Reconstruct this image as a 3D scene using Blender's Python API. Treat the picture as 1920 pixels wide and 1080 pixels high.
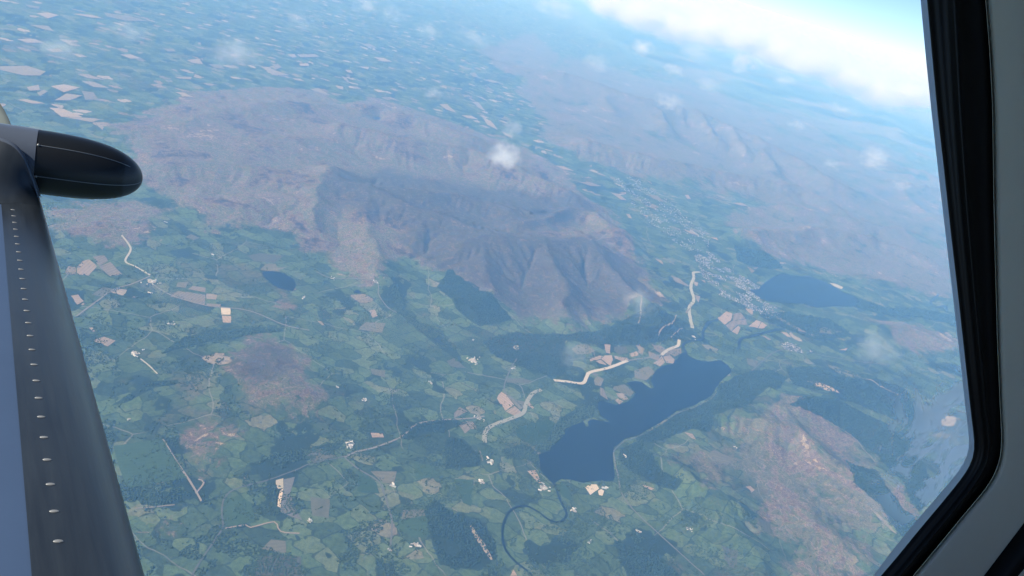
import bpy, bmesh, math, random
import numpy as np
from mathutils import Vector, Matrix

for _o in list(bpy.data.objects):
    bpy.data.objects.remove(_o)
SC = bpy.context.scene
COL = SC.collection
R = math.radians
random.seed(7)

# ------------------------------------------------------------------ camera
ALT = 6400.0                       # metres above the vale floor; the camera is the origin
FPX = 1310.0                       # focal length in pixels of a 1920 wide frame
PITCH, ROLL = R(26.0), R(17.2)
_F = np.array([0, math.cos(PITCH), -math.sin(PITCH)])
_U0 = np.array([0, math.sin(PITCH), math.cos(PITCH)])
_R0 = np.array([1.0, 0, 0])
CR = _R0 * math.cos(ROLL) + _U0 * math.sin(ROLL)
CU = _U0 * math.cos(ROLL) - _R0 * math.sin(ROLL)
CF = _F
cam_d = bpy.data.cameras.new('camera')
cam = bpy.data.objects.new('camera', cam_d)
COL.objects.link(cam)
cam.matrix_world = Matrix(((CR[0], CU[0], -CF[0], 0), (CR[1], CU[1], -CF[1], 0), (CR[2], CU[2], -CF[2], 0), (0, 0, 0, 1)))
cam_d.sensor_width = 36.0
cam_d.lens = 36.0 * FPX / 1920.0
cam_d.clip_start = 0.02
cam_d.clip_end = 900000.0
SC.camera = cam

# ------------------------------------------------------------------ sky, sun, exposure
SUN_AZ, SUN_EL = R(-115.0), R(42.0)          # azimuth to the right of the view, from +Y
world = bpy.data.worlds.new('World')
SC.world = world
world.use_nodes = True
wn = world.node_tree
bg = wn.nodes['Background']
sky = wn.nodes.new('ShaderNodeTexSky')
sky.sky_type = 'NISHITA'
sky.sun_disc = False
sky.sun_elevation = SUN_EL
sky.sun_rotation = SUN_AZ
sky.altitude = 6000
sky.air_density = 1.0
sky.dust_density = 0.1
sky.ozone_density = 4.0
wn.links.new(sky.outputs[0], bg.inputs[0])
bg.inputs[1].default_value = 0.08
sl = bpy.data.lights.new('sun', 'SUN')
sl.energy = 5.0
sl.angle = R(0.53)
sl.color = (1.0, 0.95, 0.88)
sun = bpy.data.objects.new('sun', sl)
COL.objects.link(sun)
_sd = Vector((math.sin(SUN_AZ) * math.cos(SUN_EL), math.cos(SUN_AZ) * math.cos(SUN_EL), math.sin(SUN_EL)))
sun.rotation_euler = (-_sd).to_track_quat('-Z', 'Y').to_euler()
sun.location = _sd * 200
vs = SC.view_settings
vs.view_transform = 'Standard'
vs.look = 'None'
vs.exposure = 1.04
vs.gamma = 1.0
vs.use_curve_mapping = False
SC.render.engine = 'CYCLES'
cy = SC.cycles
cy.max_bounces = 8
cy.diffuse_bounces = 3
cy.glossy_bounces = 3
cy.transmission_bounces = 4
cy.volume_bounces = 4
cy.transparent_max_bounces = 12
cy.volume_max_steps = 256
cy.caustics_reflective = False
cy.caustics_refractive = False
cy.sample_clamp_indirect = 4.0
cy.use_denoising = True
cy.use_adaptive_sampling = False
try:
    cy.denoiser = 'OPENIMAGEDENOISE'
    cy.denoising_input_passes = 'RGB_ALBEDO_NORMAL'
    cy.denoising_prefilter = 'ACCURATE'
except Exception:
    pass

# ------------------------------------------------------------------ tagging helpers
def tag(o, label=None, cat=None, group=None, kind=None):
    if label: o['label'] = label
    if cat: o['category'] = cat
    if group: o['group'] = group
    if kind: o['kind'] = kind
    return o

def link_mesh(name, me, mat=None, parent=None, smooth=False):
    o = bpy.data.objects.new(name, me)
    COL.objects.link(o)
    if mat is not None:
        me.materials.append(mat)
    if parent is not None:
        o.parent = parent
    if smooth:
        me.polygons.foreach_set('use_smooth', np.ones(len(me.polygons), dtype=bool))
    return o

def mesh_arrays(name, V, Fs, smooth=False):
    """V (n,3); Fs (m,k) with one k"""
    V = np.asarray(V, dtype=np.float32)
    Fs = np.asarray(Fs, dtype=np.int32)
    me = bpy.data.meshes.new(name)
    me.vertices.add(len(V))
    me.vertices.foreach_set('co', V.ravel())
    m, k = Fs.shape
    me.loops.add(m * k)
    me.loops.foreach_set('vertex_index', Fs.ravel())
    me.polygons.add(m)
    me.polygons.foreach_set('loop_start', np.arange(m, dtype=np.int32) * k)
    me.polygons.foreach_set('loop_total', np.full(m, k, dtype=np.int32))
    if smooth:
        me.polygons.foreach_set('use_smooth', np.ones(m, dtype=bool))
    me.update(calc_edges=True)
    return me

# ------------------------------------------------------------------ material helpers
class NT:
    def __init__(self, name):
        self.m = bpy.data.materials.new(name)
        self.m.use_nodes = True
        self.t = self.m.node_tree
        self.b = self.t.nodes['Principled BSDF']
        self.out = self.t.nodes['Material Output']
    def n(self, kind, **kw):
        nd = self.t.nodes.new('ShaderNode' + kind)
        for k, v in kw.items():
            setattr(nd, k, v)
        return nd
    def l(self, a, b):
        self.t.links.new(a, b)
    def val(self, sock, v):
        if hasattr(v, 'links') or hasattr(v, 'is_linked'):
            self.l(v, sock)
        else:
            sock.default_value = v
    def math(self, op, a, b=0.0, c=None, clamp=False):
        nd = self.n('Math', operation=op, use_clamp=clamp)
        self.val(nd.inputs[0], a)
        self.val(nd.inputs[1], b)
        if c is not None: self.val(nd.inputs[2], c)
        return nd.outputs[0]
    def mix(self, f, a, b, blend='MIX'):
        nd = self.n('MixRGB', blend_type=blend)
        for s, v in zip(nd.inputs, (f, a, b)):
            if not (hasattr(v, 'is_linked')) and s.type == 'RGBA' and len(v) == 3: v = (*v, 1)
            self.val(s, v)
        return nd.outputs[0]
    def ramp(self, f, stops, interp='LINEAR'):
        nd = self.n('ValToRGB')
        nd.color_ramp.interpolation = interp
        el = nd.color_ramp.elements
        while len(el) < len(stops): el.new(0.5)
        for e, (p, c) in zip(el, stops):
            e.position = p
            e.color = (*c, 1) if len(c) == 3 else c
        self.val(nd.inputs[0], f)
        return nd.outputs[0]
    def step(self, f, lo, hi):
        nd = self.n('MapRange', interpolation_type='SMOOTHSTEP')
        self.val(nd.inputs[0], f)
        self.val(nd.inputs[1], lo); self.val(nd.inputs[2], hi)
        return nd.outputs[0]
    def noise(self, vec, scale, detail=4.0, rough=0.55, dist=0.0, dim='3D'):
        nd = self.n('TexNoise', noise_dimensions=dim)
        self.l(vec, nd.inputs['Vector'])
        nd.inputs['Scale'].default_value = scale
        nd.inputs['Detail'].default_value = detail
        nd.inputs['Roughness'].default_value = rough
        nd.inputs['Distortion'].default_value = dist
        return nd
    def vor(self, vec, scale, feature='F1', dist='EUCLIDEAN', rnd=1.0, dim='2D'):
        nd = self.n('TexVoronoi', voronoi_dimensions=dim, feature=feature)
        if feature != 'DISTANCE_TO_EDGE': nd.distance = dist
        self.l(vec, nd.inputs['Vector'])
        nd.inputs['Scale'].default_value = scale
        nd.inputs['Randomness'].default_value = rnd
        return nd
    def attr(self, name):
        nd = self.n('Attribute')
        nd.attribute_name = name
        return nd.outputs['Fac']

def simple(name, col, rough=0.6, metal=0.0, spec=0.5, var=0.0, scale=5.0):
    t = NT(name)
    t.b.inputs['Roughness'].default_value = rough
    t.b.inputs['Metallic'].default_value = metal
    t.b.inputs['Specular IOR Level'].default_value = spec
    if var > 0:
        g = t.n('NewGeometry')
        nz = t.noise(g.outputs['Position'], scale, 5.0, 0.6)
        c = t.mix(nz.outputs[0], tuple(x * (1 - var) for x in col), tuple(min(1, x * (1 + var)) for x in col))
        t.l(c, t.b.inputs['Base Color'])
    else:
        t.b.inputs['Base Color'].default_value = (*col, 1)
    return t.m

# ------------------------------------------------------------------ numeric noise
def _hash(ix, iy, s):
    h = (ix.astype(np.int64) * 374761393 + iy.astype(np.int64) * 668265263 + s * 982451653) & 0xFFFFFFFF
    h = ((h ^ (h >> 13)) * 1274126177) & 0xFFFFFFFF
    h = (h ^ (h >> 16)) & 0xFFFFFF
    return h / float(0xFFFFFF)

def vnoise(x, y, s=0):
    x = np.asarray(x, float); y = np.asarray(y, float)
    ix = np.floor(x); iy = np.floor(y)
    fx = x - ix; fy = y - iy
    u = fx * fx * fx * (fx * (fx * 6 - 15) + 10); v = fy * fy * fy * (fy * (fy * 6 - 15) + 10)
    a = _hash(ix, iy, s); b = _hash(ix + 1, iy, s); c = _hash(ix, iy + 1, s); d = _hash(ix + 1, iy + 1, s)
    return (a * (1 - u) + b * u) * (1 - v) + (c * (1 - u) + d * u) * v      # 0..1

def fbm(x, y, oct=4, s=0, gain=0.5):
    t = 0; a = 1.0; n = 0
    for i in range(oct):
        t = t + a * vnoise(x, y, s + i * 17); n += a
        ca, sa = math.cos(0.6), math.sin(0.6)
        x, y = (x * ca - y * sa) * 2.03, (x * sa + y * ca) * 2.03
        a *= gain
    return t / n

def ridged(x, y, oct=4, s=0, gain=0.5):
    t = 0; a = 1.0; n = 0; w = 1.0
    for i in range(oct):
        r = 1 - np.abs(2 * vnoise(x, y, s + i * 31) - 1)
        r = r * r
        t = t + a * r * w; n += a
        w = np.clip(r * 1.6, 0, 1)
        ca, sa = math.cos(0.9), math.sin(0.9)
        x, y = (x * ca - y * sa) * 2.1, (x * sa + y * ca) * 2.1
        a *= gain
    return t / n

# ------------------------------------------------------------------ where the things of the map lie
def rays(p):
    p = np.atleast_2d(np.asarray(p, float))
    d = CF[None] + CR[None] * ((p[:, :1] - 960) / FPX) - CU[None] * ((p[:, 1:] - 540) / FPX)
    return d
def at_plane(p, z=0.0):
    d = rays(p)
    t = (z - ALT) / np.minimum(d[:, 2], -0.02)
    return d[:, :2] * t[:, None]

# hills: ridge line (map points taken from the view), height above the vale, half width
HILLS = [
    ([(900, 448), (985, 455), (1060, 452), (1112, 456)], 700, 1150),
    ([(1112, 456), (1175, 520), (1215, 560)], 560, 620),
    ([(1010, 462), (1040, 520), (1060, 570)], 560, 500),
    ([(880, 470), (900, 520), (900, 560)], 420, 480),
    ([(980, 412), (1050, 398), (1110, 396), (1150, 430)], 640, 650),
    ([(760, 385), (820, 405), (900, 440)], 560, 800),
    ([(620, 335), (700, 352), (770, 385)], 520, 700),
    ([(760, 350), (850, 358), (960, 390)], 520, 560),
    ([(640, 325), (600, 360), (560, 400)], 420, 520),
    ([(700, 370), (690, 420), (700, 480), (705, 505)], 330, 520),
    ([(800, 410), (770, 450)], 330, 450),
    ([(320, 300), (450, 310), (560, 330), (630, 322)], 440, 900),
    ([(380, 370), (440, 385), (530, 372)], 260, 520),
    ([(330, 240), (430, 205), (590, 195)], 430, 1400),
    ([(480, 260), (600, 262)], 420, 900),
    ([(650, 235), (760, 262), (880, 275), (960, 310), (1070, 356)], 600, 820),
    ([(700, 195), (780, 220), (870, 250)], 480, 900),
    ([(150, 430), (250, 420)], 160, 700),
    ([(470, 690), (535, 700)], 250, 620),
    ([(1190, 600), (1225, 590)], 340, 420),
    ([(1060, 140), (1200, 185), (1300, 205), (1420, 255), (1560, 335)], 780, 1700),
    ([(1300, 205), (1345, 250)], 760, 650), ([(1370, 230), (1410, 280)], 760, 650), ([(1430, 262), (1450, 310)], 700, 650), ([(1220, 190), (1250, 235)], 640, 700), ([(1130, 165), (1150, 205)], 560, 800),
    ([(1000, 140), (900, 110)], 420, 1800),
    ([(1110, 265), (1230, 300), (1350, 320), (1500, 350), (1560, 375)], 560, 900),
    ([(1410, 430), (1520, 425), (1640, 440), (1740, 480)], 520, 750),
    ([(1500, 390), (1700, 430)], 350, 900),
    ([(1620, 520), (1700, 530)], 230, 420),
    ([(1560, 545), (1640, 570)], 120, 260),
    ([(1640, 610), (1720, 615), (1800, 650)], 330, 520),
    ([(1250, 850), (1300, 860), (1340, 900), (1390, 960)], 260, 330),
    ([(1300, 880), (1360, 960), (1400, 1020), (1430, 1090)], 230, 380),
    ([(1340, 760), (1420, 790), (1500, 800), (1560, 850), (1640, 930), (1700, 1000)], 390, 620),
    ([(1460, 730), (1560, 745), (1660, 790), (1740, 860)], 400, 480),
    ([(1560, 700), (1680, 720), (1800, 790)], 380, 560),
    ([(1520, 980), (1600, 1020), (1640, 1080)], 260, 620),
    ([(1740, 900), (1790, 1000)], 380, 620),
]
LAKE_PX = [(1010, 852), (1027, 845), (1040, 833), (1053, 822), (1060, 803), (1076, 797), (1093, 790), (1099, 800), (1104, 800), (1102, 790), (1112, 786),
           (1136, 791), (1142, 790), (1125, 778), (1121, 757), (1127, 750), (1140, 755), (1156, 759), (1173, 755), (1188, 745), (1192, 736), (1184, 726),
           (1174, 718), (1190, 714), (1203, 716), (1222, 729), (1226, 726), (1220, 713), (1228, 697), (1240, 687), (1262, 682), (1277, 664), (1286, 660),
           (1292, 668), (1308, 675), (1329, 678), (1352, 675), (1367, 687), (1372, 696), (1350, 716), (1334, 742), (1302, 760), (1268, 771), (1238, 793),
           (1196, 816), (1172, 823), (1151, 838), (1149, 853), (1153, 893), (1149, 903), (1127, 901), (1093, 905), (1070, 899), (1053, 898), (1038, 908), (1027, 897), (1013, 880)]
TARN_PX = [(492, 510), (510, 508), (533, 513), (550, 523), (556, 533), (549, 546), (523, 540), (503, 527), (493, 517)]
MERE_PX = [(1404, 543), (1422, 541), (1430, 533), (1447, 521), (1465, 513), (1495, 518), (1516, 517), (1536, 524), (1557, 534), (1575, 544), (1604, 558),
           (1616, 566), (1601, 575), (1566, 574), (1530, 577), (1501, 568), (1470, 567), (1447, 566), (1430, 562), (1416, 553)]
POND_PX = [(664, 546), (669, 543), (678, 547), (674, 550), (666, 550)]
FAR_LAKES_PX = [[(1640, 450), (1648, 449), (1655, 458), (1647, 459)], [(700, 221), (712, 219), (716, 223), (703, 225)]]

HG = []
for pts, H, W in HILLS:
    H = H * (0.64 if H > 300 and np.mean(pts, 0)[0] < 1200 else 0.78)
    HG.append((at_plane(pts, H * 0.9), H, W))

def seg_dist(x, y, P):
    best = None
    for i in range(max(1, len(P) - 1)):
        a = P[i]; b = P[min(i + 1, len(P) - 1)]
        ab = b - a; L = max(1e-6, ab @ ab)
        t = np.clip(((x - a[0]) * ab[0] + (y - a[1]) * ab[1]) / L, 0, 1)
        d2 = (x - a[0] - t * ab[0]) ** 2 + (y - a[1] - t * ab[1]) ** 2
        best = d2 if best is None else np.minimum(best, d2)
    return np.sqrt(best)

def inside(x, y, P):
    c = np.zeros(np.shape(x), dtype=bool)
    n = len(P)
    j = n - 1
    for i in range(n):
        yi, yj = P[i][1], P[j][1]
        if yi != yj:
            k = ((yi > y) != (yj > y)) & (x < (P[j][0] - P[i][0]) * (y - yi) / (yj - yi) + P[i][0])
            c ^= k
        j = i
    return c

LAKES_G = [at_plane(p) for p in [LAKE_PX, TARN_PX, MERE_PX, POND_PX] + FAR_LAKES_PX]

def poly_soft(x, y, P, soft):
    """1 inside, 0 outside, over a band of width soft; P in map metres"""
    lo = P.min(0) - soft; hi = P.max(0) + soft
    r = np.zeros(np.shape(x))
    k = (x > lo[0]) & (x < hi[0]) & (y > lo[1]) & (y < hi[1])
    if k.any():
        xs, ys = x[k], y[k]
        d = seg_dist(xs, ys, np.vstack([P, P[:1]]))
        s = np.where(inside(xs, ys, P), d, -d)
        r[k] = np.clip(0.5 + s / soft, 0, 1)
    return r

def hills_raw(x, y):
    """smooth hill masses before the streams have cut them"""
    wx = x + (fbm(x / 1500, y / 1500, 3, 11) - 0.5) * 900
    wy = y + (fbm(x / 1500, y / 1500, 3, 23) - 0.5) * 900
    hill = np.zeros(np.shape(x))
    for P, H, W in HG:
        lo = P.min(0) - 3.2 * W - 500; hi = P.max(0) + 3.2 * W + 500
        k = (wx > lo[0]) & (wx < hi[0]) & (wy > lo[1]) & (wy < hi[1])
        if not k.any(): continue
        d = seg_dist(wx[k], wy[k], P) / W
        f = H * np.exp(-np.power(d, 1.45))
        a = hill[k]
        hill[k] = np.maximum(a, f) + 70 * np.exp(-np.abs(a - f) / 90.0) * np.minimum(1, np.minimum(a, f) / 150)   # soft union
    frac = np.clip(hill / 260.0, 0, 1)
    rid = ridged(x / 1100 + 3.1, y / 1100, 3, 5)
    return hill * (0.92 + 0.16 * rid) + frac * 24 * (fbm(x / 300, y / 300, 3, 77) - 0.5), frac

class Eroded:
    """a stretch of hill country worn down by running water, on a regular grid"""
    def __init__(self, x0, x1, y0, y1, cell, steps=70, cut=1.0, flank=15.0):
        self.x0, self.y0, self.cell = x0, y0, cell
        nx, ny = int((x1 - x0) / cell) + 1, int((y1 - y0) / cell) + 1
        self.nx, self.ny = nx, ny
        X, Y = np.meshgrid(x0 + np.arange(nx) * cell, y0 + np.arange(ny) * cell)
        h, fr = hills_raw(X.ravel(), Y.ravel())
        h = h.reshape(ny, nx)
        h = h + np.random.RandomState(5).uniform(0, 6.0, h.shape)
        h0 = h.copy()
        N = nx * ny
        idx = np.arange(N).reshape(ny, nx)
        A = np.ones(N)
        offs = [(-1, 0, 1.0), (1, 0, 1.0), (0, -1, 1.0), (0, 1, 1.0), (-1, -1, 1.414), (-1, 1, 1.414), (1, -1, 1.414), (1, 1, 1.414)]
        inner = np.zeros((ny, nx), bool); inner[1:-1, 1:-1] = True
        for st in range(steps):
            best = np.zeros((ny, nx)); rec = idx.copy(); dl = np.ones((ny, nx))
            for dy, dx, L in offs:
                nb = np.roll(np.roll(h, -dy, 0), -dx, 1)
                ni = np.roll(np.roll(idx, -dy, 0), -dx, 1)
                sl = (h - nb) / (L * cell)
                k = (sl > best) & inner
                best = np.where(k, sl, best); rec = np.where(k, ni, rec); dl = np.where(k, L * cell, dl)
            r = rec.ravel()
            mv = r != np.arange(N)
            for it in range(26 if st else 120):
                A = 1.0 + np.bincount(r[mv], weights=A[mv], minlength=N)
            A2 = (A.reshape(ny, nx)) * cell * cell
            dz = cut * 0.018 * np.sqrt(A2) * best
            dz = np.minimum(dz, best * dl * 0.6)
            h = h - np.where(inner, dz, 0)
            # creep on the open slopes, and scree where the ground is too steep
            lap = (np.roll(h, 1, 0) + np.roll(h, -1, 0) + np.roll(h, 1, 1) + np.roll(h, -1, 1)) / 4 - h
            h = h + np.where(inner, lap * 0.022, 0)
        h = np.maximum(h, 0.12 * h0 - 6)
        self.d = h - h0
        self.flow = np.log10(np.maximum(1, A)).reshape(ny, nx)
        e = 14
        w = np.ones((ny, nx)); ramp = np.linspace(0, 1, e)
        w[:e] *= ramp[:, None]; w[-e:] *= ramp[::-1][:, None]; w[:, :e] *= ramp[None]; w[:, -e:] *= ramp[::-1][None]
        self.d *= w; self.flow *= w
    def sample(self, x, y, arr):
        u = (x - self.x0) / self.cell; v = (y - self.y0) / self.cell
        k = (u >= 0) & (v >= 0) & (u < self.nx - 1.001) & (v < self.ny - 1.001)
        out = np.zeros(np.shape(x))
        if k.any():
            u, v = u[k], v[k]
            i, j = u.astype(int), v.astype(int); fu, fv = u - i, v - j
            out[k] = (arr[j, i] * (1 - fu) + arr[j, i + 1] * fu) * (1 - fv) + (arr[j + 1, i] * (1 - fu) + arr[j + 1, i + 1] * fu) * fv
        return out
ERO = [Eroded(-13500, 5000, 12000, 27000, 50.0, 60, 0.9), Eroded(1200, 12500, 5000, 15500, 40.0), Eroded(5100, 27000, 15600, 46000, 90.0, 60, 1.3)]
def flow_at(x, y):
    f = np.zeros(np.shape(x))
    for e in ERO: f = np.maximum(f, e.sample(x, y, e.flow))
    return f

def height(x, y):
    x = np.asarray(x, float); y = np.asarray(y, float)
    dist = np.hypot(x, y)
    h, frac = hills_raw(x, y)
    for e in ERO: h = h + e.sample(x, y, e.d)
    h = h + frac * 16 * (fbm(x / 110, y / 110, 3, 177) - 0.5)
    vale = 26 * (fbm(x / 1300, y / 1300, 3, 41) - 0.45) + 14 * (fbm(x / 420, y / 420, 2, 43) - 0.5)
    far = np.clip((dist - 24000) / 14000, 0, 1)
    vale = vale + far * 260 * np.maximum(0, fbm(x / 9000, y / 9000, 5, 91) - 0.48) * 2
    side = np.clip((np.arctan2(x, y) - R(14)) / R(10), 0, 1)
    vale = vale + far * side * 900 * np.maximum(0, ridged(x / 7000, y / 7000, 4, 191) - 0.33)
    h = h + vale * (1 - 0.6 * frac)
    for P in LAKES_G:
        lo = P.min(0) - 900; hi = P.max(0) + 900
        k = (x > lo[0]) & (x < hi[0]) & (y > lo[1]) & (y < hi[1])
        if not k.any(): continue
        xs, ys = x[k], y[k]
        d = seg_dist(xs, ys, np.vstack([P, P[:1]]))
        ins = inside(xs, ys, P)
        s = np.where(ins, -d, d)
        hk = h[k]
        lvl = np.clip(s / 500, 0, 1)
        hk = np.where(ins, -6 - np.minimum(24, d * 0.3), hk * lvl + (1 - lvl) * np.clip(0.02 * s, 0, 8))
        h[k] = hk
    return h

def ground(p, it=7):
    """map points under view points, on the terrain"""
    p = np.atleast_2d(np.asarray(p, float))
    z = np.zeros(len(p))
    for i in range(it):
        d = rays(p)
        t = (z - ALT) / np.minimum(d[:, 2], -0.02)
        xy = d[:, :2] * t[:, None]
        z = 0.5 * z + 0.5 * height(xy[:, 0], xy[:, 1])
    return xy
def Z(ox, oy, s, pts):
    return [(ox + a / s, oy + b / s) for a, b in pts]

# ------------------------------------------------------------------ land cover outlines
MOORS = [
    [(228, 240), (280, 205), (420, 165), (600, 165), (640, 195), (700, 183), (800, 212), (900, 250), (990, 280), (1050, 312), (1105, 368), (1150, 400), (1190, 470),
     (1235, 545), (1190, 590), (1090, 612), (960, 600), (870, 535), (770, 490), (735, 505), (690, 525), (650, 505), (620, 480), (560, 462), (545, 432), (470, 425), (412, 440),
     (372, 402), (335, 382), (272, 335)],
    [(90, 400), (150, 372), (270, 372), (330, 385), (275, 430), (250, 470), (205, 480), (110, 455)],
    [(410, 690), (440, 640), (500, 625), (560, 650), (600, 700), (590, 750), (540, 780), (500, 790), (440, 750)],
    [(330, 800), (400, 770), (470, 790), (480, 850), (440, 900), (400, 930), (340, 920), (350, 860)],
    [(255, 965), (330, 940), (420, 950), (400, 985), (330, 1040), (265, 1070)],
    [(480, 560), (530, 540), (560, 570), (520, 590)],
    [(1020, 150), (1100, 110), (1300, 190), (1450, 240), (1600, 350), (1590, 395), (1450, 380), (1300, 340), (1180, 330), (1090, 300), (1000, 250)],
    [(1390, 420), (1500, 400), (1650, 420), (1780, 470), (1800, 560), (1700, 540), (1560, 505), (1440, 480)],
    [(1240, 830), (1290, 808), (1330, 830), (1420, 740), (1470, 735), (1600, 800), (1680, 900), (1720, 960), (1650, 1090), (1460, 1090), (1420, 1000), (1400, 900), (1350, 990), (1300, 900)],
    [(1560, 760), (1640, 780), (1700, 880), (1640, 850)],
    [(1640, 600), (1720, 600), (1805, 640), (1800, 670), (1700, 660)],
    [(900, 90), (1000, 60), (1060, 110), (1010, 150), (920, 130)],
    [(960, 165), (1060, 105), (1300, 165), (1500, 225), (1700, 330), (1790, 420), (1790, 470), (1650, 420), (1560, 405), (1400, 378), (1280, 345), (1150, 325), (1060, 275)],
    [(1340, 395), (1480, 375), (1620, 400), (1780, 480), (1795, 560), (1650, 540), (1540, 505), (1440, 480), (1380, 450)],
]
WOODS = [   # outline, tree spacing, description
    ('dark conifer wood on the fell foot above the head of the long lake', [(905, 640), (960, 622), (1060, 628), (1130, 618), (1190, 590), (1240, 580), (1285, 605), (1282, 634), (1250, 640), (1200, 648), (1120, 645), (1060, 640), (1070, 690), (1030, 706), (985, 690), (930, 672)]),
    ('dark wood covering the far shore of the long lake below the hills', [(1380, 704), (1440, 690), (1480, 708), (1460, 728), (1420, 742), (1390, 770), (1340, 780), (1330, 808), (1290, 804), (1240, 826), (1200, 832), (1196, 822), (1240, 796), (1270, 776), (1305, 764), (1338, 748), (1354, 720)]),
    ('dark triangular conifer wood on the hillside beside the lake foot', [(1205, 830), (1228, 862), (1262, 890), (1285, 900), (1268, 918), (1225, 905), (1180, 880), (1160, 858), (1160, 842)]),
    ('large dark plantation with a felled strip west of the winding river', [(798, 950), (812, 932), (850, 965), (896, 974), (920, 1010), (930, 1045), (896, 1070), (820, 1058), (806, 1000)]),
    ('dark square wood below the end of the white road', [(838, 818), (868, 822), (898, 850), (900, 872), (836, 880)]),
    ('long dark wood along the lane west of the white road', [(750, 815), (790, 790), (850, 785), (870, 795), (840, 806), (790, 812), (762, 824)]),
    ('narrow dark wood along the beck north of the white roads', [(736, 540), (748, 536), (760, 580), (790, 605), (830, 620), (860, 660), (870, 685), (850, 672), (800, 630), (762, 600), (742, 580)]),
    ('dark wood between the town and the far lake', [(1379, 461), (1406, 467), (1441, 476), (1459, 491), (1468, 504), (1430, 502), (1406, 498), (1382, 488)]),
    ('dark woodland strip along the hillside beyond the far lake', [(1606, 560), (1660, 577), (1727, 580), (1796, 593), (1800, 612), (1723, 594), (1653, 590), (1610, 578)]),
    ('dark forest in the valley on the right below the reflections painted on the glass', [(1480, 760), (1560, 740), (1640, 790), (1720, 860), (1760, 930), (1720, 960), (1690, 900), (1640, 850), (1560, 790)]),
    ('dark wood in the deep valley at the right edge of the window', [(1590, 868), (1640, 880), (1700, 960), (1740, 1000), (1700, 1020), (1650, 950), (1600, 905)]),
    ('dark forest on the low ground right of the long lake head', [(1470, 690), (1560, 690), (1660, 720), (1740, 780), (1730, 810), (1640, 770), (1560, 735), (1490, 720)]),
    ('shoreline wood between the lake and the white road', [(1000, 842), (1030, 812), (1050, 785), (1080, 768), (1112, 756), (1118, 780), (1090, 788), (1062, 800), (1050, 822), (1030, 843), (1010, 850)]),
    ('strip of trees beside the lake below the white road corner', [(940, 844), (990, 838), (1006, 850), (1010, 880), (990, 862), (950, 858)]),
    ('scrubby wood beside the pale quarry strip', [(470, 868), (520, 850), (590, 838), (640, 830), (636, 842), (590, 858), (520, 878)]),
    ('dark wood on the flat ground north of the far lake', [(1420, 590), (1480, 585), (1560, 600), (1600, 630), (1540, 640), (1460, 612)]),
    ('dark belt of trees curving round the heather hill', [(330, 640), (400, 620), (520, 612), (540, 620), (440, 632), (360, 650), (300, 665)]),
    ('dark belt of trees along the beck left of the heather hill', [(225, 745), (280, 715), (330, 712), (330, 720), (285, 728), (240, 752), (205, 765)]),
    ('dark spinney on the slope below the mossy summit', [(840, 505), (900, 545), (960, 600), (900, 612), (860, 580), (820, 540)]),
    ('scattered dark wood at the foot of the picture right of the river', [(1150, 1010), (1230, 1040), (1290, 1090), (1180, 1095)]),
]
MOOR_W = [1.0, 0.8, 0.85, 0.5, 0.5, 0.55, 0.66, 0.66, 0.58, 0.58, 0.7, 0.66, 0.6, 0.62]
WG = [(lab, ground(p)) for lab, p in WOODS]
MG = [ground(p) for p in MOORS]

HEATHS = [[(600, 345), (660, 325), (760, 325), (900, 345), (1090, 372), (1120, 400), (1060, 420), (1000, 430), (1180, 480), (1230, 560), (1180, 600), (960, 600), (850, 520), (780, 480), (740, 430), (640, 390)],
          [(415, 680), (445, 645), (500, 630), (555, 655), (560, 700), (520, 730), (450, 730)]]
HEG = [ground(p) for p in HEATHS]

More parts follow.
